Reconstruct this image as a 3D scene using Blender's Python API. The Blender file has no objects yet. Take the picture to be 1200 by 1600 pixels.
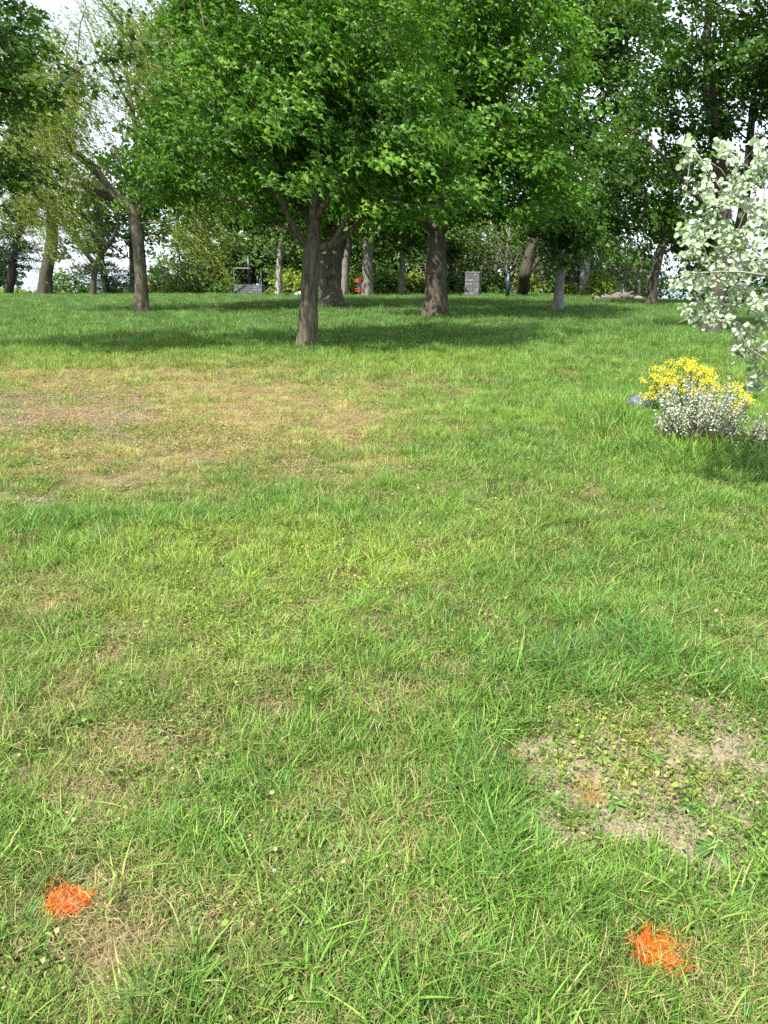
import bpy, math, random
import numpy as np
from mathutils import Vector

R = math.radians
rng = np.random.default_rng(7)
random.seed(7)
sc = bpy.context.scene

# ------------------------------------------------------------------ camera
PITCH, CAMH, FPX = R(17.8), 1.6, 1155.0
cam = bpy.data.cameras.new('camera')
cam.sensor_fit = 'VERTICAL'; cam.sensor_height = 36; cam.lens = 26
cam.clip_start = 0.05; cam.clip_end = 9000
camo = bpy.data.objects.new('camera', cam)
sc.collection.objects.link(camo)
camo.location = (0, 0, CAMH); camo.rotation_euler = (R(90) - PITCH, 0, 0)
sc.camera = camo

# ------------------------------------------------------------------ sky, sun, exposure
SUN_EL, SUN_DIR = R(54), Vector((-0.60, -0.72, 0)).normalized()
w = bpy.data.worlds.new('World'); sc.world = w; w.use_nodes = True
wn = w.node_tree; wn.nodes.clear()
sky = wn.nodes.new('ShaderNodeTexSky'); sky.sky_type = 'NISHITA'; sky.sun_disc = False
sky.sun_elevation = SUN_EL; sky.sun_rotation = math.atan2(SUN_DIR.x, SUN_DIR.y)
tc = wn.nodes.new('ShaderNodeTexCoord'); mp = wn.nodes.new('ShaderNodeMapping')
mp.inputs['Scale'].default_value = (1, 1, 2.6)
nz = wn.nodes.new('ShaderNodeTexNoise'); nz.inputs['Scale'].default_value = 2.4; nz.inputs['Detail'].default_value = 7
rp = wn.nodes.new('ShaderNodeValToRGB')
rp.color_ramp.elements[0].position = 0.30; rp.color_ramp.elements[0].color = (.45, .45, .45, 1)
rp.color_ramp.elements[1].position = 0.60; rp.color_ramp.elements[1].color = (1, 1, 1, 1)
mx = wn.nodes.new('ShaderNodeMix'); mx.data_type = 'RGBA'
mx.inputs['B'].default_value = (4.8, 5.25, 6.0, 1)
bg = wn.nodes.new('ShaderNodeBackground'); bg.inputs['Strength'].default_value = 0.10
wo = wn.nodes.new('ShaderNodeOutputWorld')
L = wn.links.new
L(tc.outputs['Generated'], mp.inputs['Vector']); L(mp.outputs[0], nz.inputs['Vector'])
L(nz.outputs[0], rp.inputs[0]); L(rp.outputs[0], mx.inputs['Factor'])
L(sky.outputs[0], mx.inputs['A']); L(mx.outputs['Result'], bg.inputs['Color']); L(bg.outputs[0], wo.inputs[0])
sd = bpy.data.lights.new('sun', 'SUN'); sd.energy = 3.7; sd.angle = R(1.0); sd.color = (1, .95, .87)
so = bpy.data.objects.new('sun', sd); sc.collection.objects.link(so)
to_sun = Vector((SUN_DIR.x * math.cos(SUN_EL), SUN_DIR.y * math.cos(SUN_EL), math.sin(SUN_EL)))
so.rotation_euler = to_sun.to_track_quat('Z', 'Y').to_euler(); so.location = to_sun * 60
sc.view_settings.view_transform = 'Standard'; sc.view_settings.look = 'None'
sc.view_settings.gamma = 1; sc.view_settings.use_curve_mapping = False
sc.view_settings.exposure = 1.62
sc.render.engine = 'CYCLES'
sc.cycles.max_bounces = 6; sc.cycles.diffuse_bounces = 3; sc.cycles.glossy_bounces = 2
sc.cycles.transmission_bounces = 4; sc.cycles.transparent_max_bounces = 4
sc.cycles.use_denoising = False
sc.cycles.denoising_input_passes = 'RGB_ALBEDO_NORMAL'

# ------------------------------------------------------------------ pixel <-> place
ct, st = math.cos(PITCH), math.sin(PITCH)
def at(px, py, Y):
    u, v = (px - 600) / FPX, (800 - py) / FPX
    k = Y / (ct + v * st)
    return np.array([u * k, Y, CAMH + k * (-st + v * ct)])
def gp(px, py, z=0.0):
    u, v = (px - 600) / FPX, (800 - py) / FPX
    k = (z - CAMH) / (-st + v * ct)
    return np.array([u * k, k * (ct + v * st), z])
def proj(x, y, z=0.0):
    d = y * ct - (z - CAMH) * st
    d = np.maximum(d, .05)
    return 600 + FPX * x / d, 800 - FPX * (y * st + (z - CAMH) * ct) / d
def mpp(Y): return Y / FPX * 1.04      # metres per photograph pixel, far away

# ------------------------------------------------------------------ noise
_perm = np.random.default_rng(3).permutation(512)
def _h(i, j, s): return _perm[(_perm[(i + s * 37) & 511] + j) & 511] / 511.0
def vnoise(x, y, s=0):
    xi = np.floor(x).astype(int); yi = np.floor(y).astype(int)
    fx = x - xi; fy = y - yi; fx = fx*fx*(3-2*fx); fy = fy*fy*(3-2*fy)
    a = _h(xi, yi, s); b = _h(xi+1, yi, s); c = _h(xi, yi+1, s); d = _h(xi+1, yi+1, s)
    return (a*(1-fx)+b*fx)*(1-fy)+(c*(1-fx)+d*fx)*fy
def fbm(x, y, s=0, o=4):
    t = 0; amp = .5; n = 0
    for k in range(o):
        t = t + amp*vnoise(x*2**k, y*2**k, s+k*5); n += amp; amp *= .55
    return t/n
def sstep(a, b, x):
    t = np.clip((x-a)/(b-a), 0, 1); return t*t*(3-2*t)

# ------------------------------------------------------------------ object helpers
def link(o): sc.collection.objects.link(o); return o
def tag(o, label=None, cat=None, group=None, kind=None):
    if label: o['label'] = label
    if cat: o['category'] = cat
    if group: o['group'] = group
    if kind: o['kind'] = kind
    return o
def empty(name, loc, label=None, cat=None, group=None):
    o = bpy.data.objects.new(name, None); link(o); o.location = [float(v) for v in loc]; o.empty_display_size = .3
    return tag(o, label, cat, group)
def mesh_np(name, V, F, mats=(), attrs=None, smooth=False, mi=None):
    V = np.asarray(V, dtype=np.float32); F = np.asarray(F, dtype=np.int32)
    k = F.shape[1]; me = bpy.data.meshes.new(name)
    me.vertices.add(len(V)); me.vertices.foreach_set('co', V.ravel())
    me.loops.add(F.size); me.loops.foreach_set('vertex_index', F.ravel())
    me.polygons.add(len(F))
    me.polygons.foreach_set('loop_start', np.arange(0, F.size, k, dtype=np.int32))
    me.polygons.foreach_set('loop_total', np.full(len(F), k, dtype=np.int32))
    me.polygons.foreach_set('use_smooth', np.full(len(F), smooth, dtype=bool))
    if mi is not None: me.polygons.foreach_set('material_index', np.asarray(mi, dtype=np.int32))
    for m in mats: me.materials.append(m)
    for n, (t, d) in (attrs or {}).items():
        a = me.attributes.new(n, t, 'POINT')
        a.data.foreach_set({'FLOAT': 'value', 'FLOAT_VECTOR': 'vector', 'FLOAT_COLOR': 'color', 'INT': 'value'}[t],
                           np.asarray(d, dtype=np.int32 if t == 'INT' else np.float32).ravel())
    me.update(); me.validate(); return me
def obj(name, me, parent=None, loc=None):
    o = bpy.data.objects.new(name, me); link(o)
    if parent: o.parent = parent
    if loc is not None: o.location = [float(v) for v in loc]
    return o
class MB:
    def __init__(s): s.V = []; s.F = []
    def add(s, V, F):
        b = len(s.V); s.V += [tuple(v) for v in V]; s.F += [tuple(i+b for i in f) for f in F]
    def box(s, c, d, jit=0, rz=0):
        x, y, z = [k/2 for k in d]; V = []
        for a in ((-x,-y,-z),(x,-y,-z),(x,y,-z),(-x,y,-z),(-x,-y,z),(x,-y,z),(x,y,z),(-x,y,z)):
            q = [a[i] + random.uniform(-jit, jit) for i in range(3)]
            q = (q[0]*math.cos(rz)-q[1]*math.sin(rz), q[0]*math.sin(rz)+q[1]*math.cos(rz), q[2])
            V.append([q[i]+c[i] for i in range(3)])
        s.add(V, [(0,3,2,1),(4,5,6,7),(0,1,5,4),(1,2,6,5),(2,3,7,6),(3,0,4,7)])
    def tube(s, pts, rad, n=8, cap=True):
        V, F = sweep(np.array(pts, float), np.array(rad, float), n)
        F = [tuple(f) for f in F]
        if cap: F += [tuple(range(n))[::-1], tuple(range((len(pts)-1)*n, len(pts)*n))]
        s.add(V, F)
    def build(s, name, mat, parent=None, smooth=False, bevel=0):
        me = bpy.data.meshes.new(name); me.from_pydata([tuple(map(float, v)) for v in s.V], [], s.F); me.materials.append(mat)
        if smooth: me.polygons.foreach_set('use_smooth', [True]*len(me.polygons))
        me.update(); o = obj(name, me, parent)
        if bevel:
            b = o.modifiers.new('bevel', 'BEVEL'); b.width = bevel; b.segments = 2; b.limit_method = 'ANGLE'
        return o
def sweep(P, r, n):
    m = len(P); T = np.gradient(P, axis=0); T /= np.linalg.norm(T, axis=1)[:, None] + 1e-9
    ref = np.array([1., 0, 0]) if abs(T[0][0]) < .8 else np.array([0, 1., 0])
    a = np.arange(n) * 2*np.pi/n; V = np.zeros((m, n, 3))
    for i in range(m):
        u = ref - T[i]*ref.dot(T[i]); u /= np.linalg.norm(u)+1e-9; v = np.cross(T[i], u); ref = u
        V[i] = P[i] + r[i]*(np.cos(a)[:, None]*u + np.sin(a)[:, None]*v)
    i = np.arange(m-1)[:, None]*n; j = np.arange(n)[None, :]; j2 = (j+1) % n
    F = np.stack([i+j, i+j2, i+n+j2, i+n+j], -1).reshape(-1, 4)
    return V.reshape(-1, 3), F

# ------------------------------------------------------------------ materials
def mat(name):
    m = bpy.data.materials.new(name); m.use_nodes = True; nt = m.node_tree
    b = nt.nodes['Principled BSDF']; return m, nt, b
def N(nt, t, **kw):
    n = nt.nodes.new(t)
    for k, v in kw.items(): setattr(n, k, v)
    return n
def ramp(nt, stops):
    r = N(nt, 'ShaderNodeValToRGB'); e = r.color_ramp.elements
    while len(e) < len(stops): e.new(.5)
    for i, (p, c) in enumerate(stops): e[i].position = p; e[i].color = (*c, 1)
    return r
def plain(name, col, rough=.7, metal=0, var=.15, scale=8, bump=.2):
    m, nt, b = mat(name); n = N(nt, 'ShaderNodeTexNoise'); n.inputs['Scale'].default_value = scale; n.inputs['Detail'].default_value = 6
    t = N(nt, 'ShaderNodeTexCoord'); nt.links.new(t.outputs['Object'], n.inputs['Vector'])
    r = ramp(nt, [(.3, [c*(1-var*1.6) for c in col]), (.7, [min(1, c*(1+var)) for c in col])])
    nt.links.new(n.outputs[0], r.inputs[0]); nt.links.new(r.outputs[0], b.inputs['Base Color'])
    bp = N(nt, 'ShaderNodeBump'); bp.inputs['Strength'].default_value = bump; bp.inputs['Distance'].default_value = .02
    nt.links.new(n.outputs[0], bp.inputs['Height']); nt.links.new(bp.outputs[0], b.inputs['Normal'])
    b.inputs['Roughness'].default_value = rough; b.inputs['Metallic'].default_value = metal
    return m
def leafmat(name, dark, mid, light, trans=.4, tcol=(1.25, 1.15, .55), rough=.5, back=None, spec=.35):
    m, nt, b = mat(name); l = nt.links.new
    a = N(nt, 'ShaderNodeAttribute', attribute_name='tint')
    r = ramp(nt, [(0, dark), (.5, mid), (1, light)]); l(a.outputs['Fac'], r.inputs[0]); col = r.outputs[0]
    if back:
        g = N(nt, 'ShaderNodeNewGeometry'); x = N(nt, 'ShaderNodeMix', data_type='RGBA')
        l(g.outputs['Backfacing'], x.inputs['Factor']); l(col, x.inputs['A']); x.inputs['B'].default_value = (*back, 1); col = x.outputs['Result']
    l(col, b.inputs['Base Color']); b.inputs['Roughness'].default_value = rough; b.inputs['Specular IOR Level'].default_value = spec
    t = N(nt, 'ShaderNodeBsdfTranslucent'); mu = N(nt, 'ShaderNodeMix', data_type='RGBA', blend_type='MULTIPLY')
    mu.inputs['Factor'].default_value = 1; mu.inputs['B'].default_value = (*tcol, 1); l(col, mu.inputs['A']); l(mu.outputs['Result'], t.inputs['Color'])
    ms = N(nt, 'ShaderNodeMixShader'); ms.inputs[0].default_value = trans
    l(b.outputs[0], ms.inputs[1]); l(t.outputs[0], ms.inputs[2]); l(ms.outputs[0], nt.nodes['Material Output'].inputs[0])
    return m
def barkmat(name, dark, light, zs=.22, sc_=14):
    m, nt, b = mat(name); l = nt.links.new; t = N(nt, 'ShaderNodeTexCoord'); mp = N(nt, 'ShaderNodeMapping')
    mp.inputs['Scale'].default_value = (1, 1, zs); l(t.outputs['Object'], mp.inputs['Vector'])
    n = N(nt, 'ShaderNodeTexNoise'); n.inputs['Scale'].default_value = sc_; n.inputs['Detail'].default_value = 8; n.inputs['Roughness'].default_value = .65
    l(mp.outputs[0], n.inputs['Vector']); r = ramp(nt, [(.32, dark), (.5, [(a+c)/2 for a, c in zip(dark, light)]), (.68, light)]); l(n.outputs[0], r.inputs[0])
    n2 = N(nt, 'ShaderNodeTexNoise'); n2.inputs['Scale'].default_value = 2.3; n2.inputs['Detail'].default_value = 5; l(t.outputs['Object'], n2.inputs['Vector'])
    r2 = ramp(nt, [(.5, (0, 0, 0)), (.72, (1, 1, 1))]); l(n2.outputs[0], r2.inputs[0])
    x = N(nt, 'ShaderNodeMix', data_type='RGBA'); l(r2.outputs[0], x.inputs['Factor']); l(r.outputs[0], x.inputs['A'])
    x.inputs['B'].default_value = (dark[0]*1.1+.02, dark[1]*1.2+.03, dark[2]+.012, 1)
    l(x.outputs['Result'], b.inputs['Base Color']); b.inputs['Roughness'].default_value = .9; b.inputs['Specular IOR Level'].default_value = .15
    bp = N(nt, 'ShaderNodeBump'); bp.inputs['Strength'].default_value = .9; bp.inputs['Distance'].default_value = .03
    l(n.outputs[0], bp.inputs['Height']); l(bp.outputs[0], b.inputs['Normal']); return m

M = {}
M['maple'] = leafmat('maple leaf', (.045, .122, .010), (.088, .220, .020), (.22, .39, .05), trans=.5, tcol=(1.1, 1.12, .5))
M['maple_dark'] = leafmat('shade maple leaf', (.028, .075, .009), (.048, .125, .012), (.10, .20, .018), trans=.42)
M['bgleaf'] = leafmat('far leaf', (.045, .10, .016), (.078, .155, .024), (.14, .23, .04), trans=.45)
M['willow'] = leafmat('willow leaf', (.12, .17, .026), (.20, .27, .045), (.30, .37, .075), trans=.45)
M['needle'] = leafmat('conifer needle', (.018, .040, .018), (.030, .060, .028), (.05, .085, .04), trans=.1)
M['poplar'] = leafmat('white poplar leaf', (.22, .31, .15), (.35, .43, .27), (.54, .58, .48), trans=.3, tcol=(.9, 1, .55), rough=.8, back=(.16, .27, .08), spec=.15)
M['silver'] = leafmat('silver shrub leaf', (.20, .25, .14), (.36, .41, .29), (.58, .61, .50), trans=.2, tcol=(1, 1, .7), rough=.8)
M['spurge'] = leafmat('spurge leaf', (.05, .12, .03), (.09, .18, .05), (.15, .25, .06))
M['yellow'] = leafmat('yellow bract', (.62, .46, .008), (.78, .60, .010), (.85, .74, .03), trans=.25, tcol=(1, 1, .4))
M['bushleaf'] = leafmat('bush leaf', (.09, .15, .02), (.17, .25, .03), (.30, .36, .05), trans=.45)
M['weed'] = leafmat('weed leaf', (.06, .15, .03), (.10, .22, .04), (.20, .32, .10))
M['orange'] = leafmat('orange painted grass', (.50, .050, .005), (.78, .105, .007), (.92, .20, .015), trans=.15, tcol=(1, .9, .5), rough=.6)
M['bark'] = barkmat('maple bark', (.030, .026, .018), (.19, .165, .12), zs=.16, sc_=17)
M['bark_dark'] = barkmat('dark bark', (.030, .025, .020), (.105, .088, .068))
M['bark_brown'] = barkmat('brown furrowed bark', (.026, .022, .017), (.135, .115, .085), zs=.14, sc_=18)
M['bark_grey'] = barkmat('grey bark', (.085, .078, .068), (.28, .255, .22))
M['bark_pale'] = barkmat('pale bark', (.17, .155, .13), (.44, .41, .36))
M['twig'] = plain('brown twig', (.10, .070, .045), .9)
M['ptwig'] = plain('poplar twig', (.28, .28, .20), .8)
M['stone'] = plain('grey limestone', (.105, .108, .12), .9, scale=9)  # these stone tones are darkened to paint in the shade on the pillar
M['stone_light'] = plain('pale limestone', (.16, .16, .17), .9, scale=9)
M['stone_pink'] = plain('pinkish stone', (.12, .105, .105), .9, scale=9)
M['mortar'] = plain('mortar', (.12, .115, .115), .95)
M['darkrock'] = plain('dark blue grey stone', (.085, .10, .135), .5, scale=12, var=.3, bump=.5)
M['black'] = plain('black painted iron', (.012, .013, .017), .4)
M['navy'] = plain('dark blue painted steel', (.02, .03, .055), .35)
M['galv'] = plain('galvanised pipe', (.30, .33, .34), .5, .6)
M['red'] = plain('red painted band', (.42, .03, .02), .45)
M['white'] = plain('white stone', (.7, .7, .68), .6)
M['log'] = plain('weathered log', (.13, .10, .08), .9, scale=20)
M['straw'] = leafmat('straw', (.26, .19, .09), (.40, .31, .16), (.55, .46, .27), trans=.2, tcol=(1, 1, .7), rough=.8)

# blade material: tint rgb comes with each tuft, per-blade variation from the tuft mesh
def blademat():
    m, nt, b = mat('grass blade'); l = nt.links.new
    ti = N(nt, 'ShaderNodeAttribute', attribute_name='gtint', attribute_type='INSTANCER')
    bl = N(nt, 'ShaderNodeAttribute', attribute_name='tint')
    sp = N(nt, 'ShaderNodeSeparateXYZ'); l(bl.outputs['Vector'], sp.inputs[0])
    mr = N(nt, 'ShaderNodeMapRange'); mr.inputs['To Min'].default_value = .5; mr.inputs['To Max'].default_value = 1.55; l(sp.outputs[0], mr.inputs[0])
    sc1 = N(nt, 'ShaderNodeVectorMath', operation='SCALE'); l(ti.outputs['Vector'], sc1.inputs[0]); l(mr.outputs[0], sc1.inputs['Scale'])
    x = N(nt, 'ShaderNodeMix', data_type='RGBA'); l(sp.outputs[1], x.inputs['Factor']); l(sc1.outputs[0], x.inputs['A']); x.inputs['B'].default_value = (.46, .40, .20, 1)
    l(x.outputs['Result'], b.inputs['Base Color']); b.inputs['Roughness'].default_value = .5; b.inputs['Specular IOR Level'].default_value = .22
    t = N(nt, 'ShaderNodeBsdfTranslucent'); mu = N(nt, 'ShaderNodeMix', data_type='RGBA', blend_type='MULTIPLY')
    mu.inputs['Factor'].default_value = 1; mu.inputs['B'].default_value = (1.2, 1.1, .6, 1); l(x.outputs['Result'], mu.inputs['A']); l(mu.outputs['Result'], t.inputs['Color'])
    ms = N(nt, 'ShaderNodeMixShader'); ms.inputs[0].default_value = .38
    l(b.outputs[0], ms.inputs[1]); l(t.outputs[0], ms.inputs[2]); l(ms.outputs[0], nt.nodes['Material Output'].inputs[0]); return m
M['blade'] = blademat()

# ------------------------------------------------------------------ lawn fields (places worked out from the photograph, fixed in the world)
def blobs(px, py, L_):
    t = np.zeros_like(px)
    for (a, b, rx, ry, s) in L_:
        d = np.sqrt(((px-a)/rx)**2+((py-b)/ry)**2); t = np.maximum(t, s*sstep(1.4, .35, d))
    return t
SOIL = [(70,655,210,48,1.0),(190,690,80,16,.9),(30,620,90,14,.7),(470,640,22,10,.95),(590,632,14,5,.7),(410,716,55,9,.75),(30,765,60,20,.6),
        (330,690,70,10,.45),(510,735,30,8,.6),(1040,1235,300,165,.9),(1000,1130,180,40,.55),(860,1180,60,30,.6),(1120,1320,130,50,.68),(1190,1240,60,80,.6),(0,1200,28,48,.9),
        (540,1285,40,18,.35),(280,1460,50,30,.4),(90,1290,80,30,.3),(40,1520,60,40,.35),(160,1290,50,25,.3),(690,1052,20,8,.5)]
DRY = [(250,660,420,105,1),(60,590,160,30,.6),(480,690,200,60,.9),(640,600,90,25,.3),(300,590,210,22,.55),(500,645,140,36,.7),(80,940,220,70,.55),(250,1180,300,110,.6),
       (150,1420,240,190,.66),(430,1290,230,120,.62),(560,1100,170,35,.55),(320,1020,300,45,.4),(1020,1230,230,130,.6),(1130,1480,160,80,.35),(620,1420,130,60,.3),(20,1100,160,60,.5),(340,1540,120,60,.5),(930,1560,160,40,.3),(960,690,70,25,.35)]
LIME = [(480,870,360,60,1),(300,900,300,50,.7),(700,850,260,50,.5),(180,930,240,40,.7),(640,570,260,20,.5),(150,560,260,18,.6),(1030,1190,170,90,.8),(450,980,200,40,.5)]
LUSH = [(100,820,300,42,.75),(420,800,230,32,.5),(960,1060,280,50,.8),(760,1280,110,150,.85),(900,1400,240,50,.7),(1000,660,130,70,.7),(820,690,150,50,.4),(1100,760,160,50,.5),
        (620,1540,220,90,.6),(880,930,300,70,.35),(560,1270,35,25,.7),(985,1145,30,28,.9),(60,1330,60,50,.6),(330,1100,60,20,.6),(230,1560,80,60,.6),(1000,1280,60,30,.3),(700,1180,60,40,.5)]
MOSS = [(815,1180,46,40,1),(880,1240,50,26,1),(940,1270,50,22,.8),(900,1290,40,20,.7)]
def fields(x, y):
    px, py = proj(x, y)
    wx = fbm(x*1.3, y*1.3, 11)-.5; wy = fbm(x*1.3, y*1.3, 23)-.5
    scl = np.clip((py-430)/400, .15, 1.4)
    qx = px + wx*170*scl + (fbm(x*6, y*6, 31)-.5)*90*scl; qy = py + wy*90*scl + (fbm(x*6, y*6, 41)-.5)*50*scl
    n1 = fbm(x*2.2, y*2.2, 3); n2 = fbm(x*9, y*9, 7); n3 = fbm(x*.35, y*.35, 9)
    soil = blobs(qx, qy, SOIL); soil = np.clip(soil*(.5+1.25*fbm(x*5.5, y*5.5, 91)) + (n2-.5)*.8*(soil > .05), 0, 1)
    dry = np.clip(blobs(qx, qy, DRY)*(.35+.9*n1)*np.where(py > 800, .5, 1.05) + (n1-.55)*.6 + (n2-.5)*.9*np.where(py > 800, .7, 1), 0, 1)
    lime = np.clip(blobs(qx, qy, LIME) + (fbm(x*1.1, y*1.1, 51)-.55), 0, 1)
    lush = np.clip(blobs(qx, qy, LUSH)*(.35+.9*n1)+(fbm(x*3.1, y*3.1, 95)-.6)*.8, 0, 1)
    far = sstep(9, 27, y + 5*(n3-.5))
    fard = sstep(13, 18, y + 2*(n3-.5)); dry = dry*(1-fard)*(1-lush*.8); soil = soil*(1-fard)*(1-.8*blobs(px, py, [(985,1145,34,30,1)]))
    moss = blobs(qx, qy, MOSS)
    return soil, dry, lime, lush, far, moss, n1, n2, n3
def height(x, y):
    D = 64 - 27*sstep(14, 21, x) - 22*sstep(24, 40, x) + 2*np.sin(x*.09)
    s = np.maximum(0, y-D)
    z = -.22*(np.sqrt(s*s+30)-5.48)
    s2 = np.maximum(0, np.abs(x)-60); z = z-.10*s2
    z = np.maximum(z, -12)
    near = np.exp(-((y-5.2)/.8)**2)*-.05*sstep(2, -2, x)
    return z + near + .05*(fbm(x*.5, y*.5, 61)-.5)*sstep(40, 8, y)
def hz(x, y): return float(height(np.array([float(x)]), np.array([float(y)]))[0])

# ------------------------------------------------------------------ ground
def axis(segs):
    out = []
    for a, b, s in segs: out += list(np.arange(a, b, s))
    return np.array(out + [segs[-1][1]])
ys = axis([(-40,-4,4),(-4,.6,.4),(.6,4,.025),(4,8,.05),(8,16,.1),(16,40,.5),(40,110,1.5),(110,600,35),(600,6000,600)])
xh = axis([(0,2.4,.03),(2.4,6,.07),(6,12,.16),(12,40,.8),(40,120,5),(120,600,40),(600,5000,550)])
xs = np.concatenate([-xh[::-1], xh[1:]])
X, Y = np.meshgrid(xs, ys); xf, yf = X.ravel(), Y.ravel()
soil, dry, lime, lush, far, moss, n1, n2, n3 = fields(xf, yf)
z = height(xf, yf)
nearm = sstep(14, 6, yf)
micro = (fbm(xf*14, yf*14, 71)-.5)*.035 + (fbm(xf*40, yf*40, 73, 2)-.5)*.012
z = z + micro*nearm*(.5+soil)
def mixc(a, b, f): return a*(1-f[:, None]) + b*f[:, None]
C3 = lambda *c: np.array(c)[None, :]
col = mixc(C3(.060,.068,.022), C3(.29,.245,.135), np.clip(dry*.9+.3*(n2-.4), 0, 1))
col = mixc(col, C3(.33,.285,.195), sstep(.35, .6, soil))
col = mixc(col, C3(.055,.105,.022), far*.9)
col = mixc(col, C3(.36,.20,.03), moss*sstep(.45, .6, n2)*.9)
for pa in ((108, 1413, 31, 19), (1024, 1492, 27, 22)):
    qx_, qy_ = proj(xf, yf); col = mixc(col, C3(.62,.13,.02), .8*sstep(1.15, .7, np.sqrt(((qx_-pa[0])/pa[2])**2+((qy_-pa[1])/pa[3])**2)+(fbm(xf*30, yf*30, 87)-.5)*.6)*(yf > .5))
me = mesh_np('ground', np.stack([xf, yf, z], 1),
             (lambda i: np.stack([i, i+1, i+1+len(xs), i+len(xs)], -1).reshape(-1, 4))(np.arange(len(ys)-1)[:, None]*len(xs)+np.arange(len(xs)-1)[None, :]),
             attrs={'soilcol': ('FLOAT_COLOR', np.concatenate([col, np.ones((len(col), 1))], 1))}, smooth=True)
m, nt, b = mat('earth and thatch'); l = nt.links.new
a = N(nt, 'ShaderNodeAttribute', attribute_name='soilcol'); g = N(nt, 'ShaderNodeNewGeometry')
n = N(nt, 'ShaderNodeTexNoise'); n.inputs['Scale'].default_value = 90; n.inputs['Detail'].default_value = 6; l(g.outputs['Position'], n.inputs['Vector'])
nb = N(nt, 'ShaderNodeTexNoise'); nb.inputs['Scale'].default_value = 16; nb.inputs['Detail'].default_value = 5; l(g.outputs['Position'], nb.inputs['Vector'])
r = ramp(nt, [(.3, (.45, .42, .4)), (.7, (1.0, 1.0, 1.0))]); l(n.outputs[0], r.inputs[0])
r2 = ramp(nt, [(.3, (.7, .66, .62)), (.7, (1, 1, 1))]); l(nb.outputs[0], r2.inputs[0])
x1 = N(nt, 'ShaderNodeMix', data_type='RGBA', blend_type='MULTIPLY'); x1.inputs['Factor'].default_value = 1; l(a.outputs['Color'], x1.inputs['A']); l(r.outputs[0], x1.inputs['B'])
x2 = N(nt, 'ShaderNodeMix', data_type='RGBA', blend_type='MULTIPLY'); x2.inputs['Factor'].default_value = 1; l(x1.outputs['Result'], x2.inputs['A']); l(r2.outputs[0], x2.inputs['B'])
l(x2.outputs['Result'], b.inputs['Base Color']); b.inputs['Roughness'].default_value = .95; b.inputs['Specular IOR Level'].default_value = .1
bp = N(nt, 'ShaderNodeBump'); bp.inputs['Strength'].default_value = .6; bp.inputs['Distance'].default_value = .01; l(n.outputs[0], bp.inputs['Height']); l(bp.outputs[0], b.inputs['Normal'])
me.materials.append(m)
tag(obj('ground', me), kind='structure')

# lake beyond the crest
m, nt, b = mat('lake water'); l = nt.links.new; b.inputs['Base Color'].default_value = (.10, .17, .20, 1); b.inputs['Roughness'].default_value = .22; b.inputs['IOR'].default_value = 1.33
n = N(nt, 'ShaderNodeTexNoise'); n.inputs['Scale'].default_value = .5; n.inputs['Detail'].default_value = 6; g = N(nt, 'ShaderNodeNewGeometry'); l(g.outputs['Position'], n.inputs['Vector'])
bp = N(nt, 'ShaderNodeBump'); bp.inputs['Strength'].default_value = .5; bp.inputs['Distance'].default_value = .3; l(n.outputs[0], bp.inputs['Height']); l(bp.outputs[0], b.inputs['Normal'])
me = mesh_np('lake', [(-5000,30,-8),(5000,30,-8),(5000,7000,-8),(-5000,7000,-8)], [(0,1,2,3)], [m]); tag(obj('lake', me), kind='structure')

# ------------------------------------------------------------------ leaves
def frame(Nn, A):
    Nn = Nn/(np.linalg.norm(Nn, axis=1)[:, None]+1e-9); A = A - Nn*np.sum(A*Nn, 1)[:, None]; A /= np.linalg.norm(A, axis=1)[:, None]+1e-9
    return Nn, A, np.cross(A, Nn)
MAPLE = (np.array([(0,.36),(0,0),(.34,.02),(.27,.22),(.56,.52),(.22,.60),(0,1.05),(-.22,.60),(-.56,.52),(-.27,.22),(-.34,.02)]), [(0,i,i%10+1) for i in range(1, 11)])
KITE = (np.array([(0,0),(.42,.35),(.30,.75),(0,1),(-.34,.70),(-.42,.30)]), [(0,1,3),(1,2,3),(0,3,5),(3,4,5)])
SLIM = (np.array([(0,0),(.10,.45),(0,1),(-.10,.45)]), [(0,1,2),(0,2,3)])
ROUND = (np.array([(0,.45),(0,0),(.30,.05),(.48,.30),(.50,.55),(.34,.80),(.12,1.0),(-.08,.93),(-.30,.88),(-.47,.62),(-.46,.30),(-.28,.06)]), [(0,i,i%11+1) for i in range(1, 12)])
OVAL = (np.array([(0,0),(.26,.3),(.22,.7),(0,1),(-.22,.7),(-.26,.3)]), [(0,1,2),(0,2,3),(0,3,4),(0,4,5)])
def leafgeo(P, Nn, A, size, tm, fold=.25, droop=.3):
    Nn, A, Xx = frame(Nn, A); T, F = tm; n = len(P)
    zf = np.abs(T[:, 0])*fold - T[:, 1]**2*droop
    V = P[:, None]+size[:, None, None]*(T[None, :, 0, None]*Xx[:, None]+T[None, :, 1, None]*A[:, None]+zf[None, :, None]*Nn[:, None])
    F = (np.arange(n)[:, None, None]*len(T)+np.array(F)[None]).reshape(-1, 3)
    return V.reshape(-1, 3), F, len(T)

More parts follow.
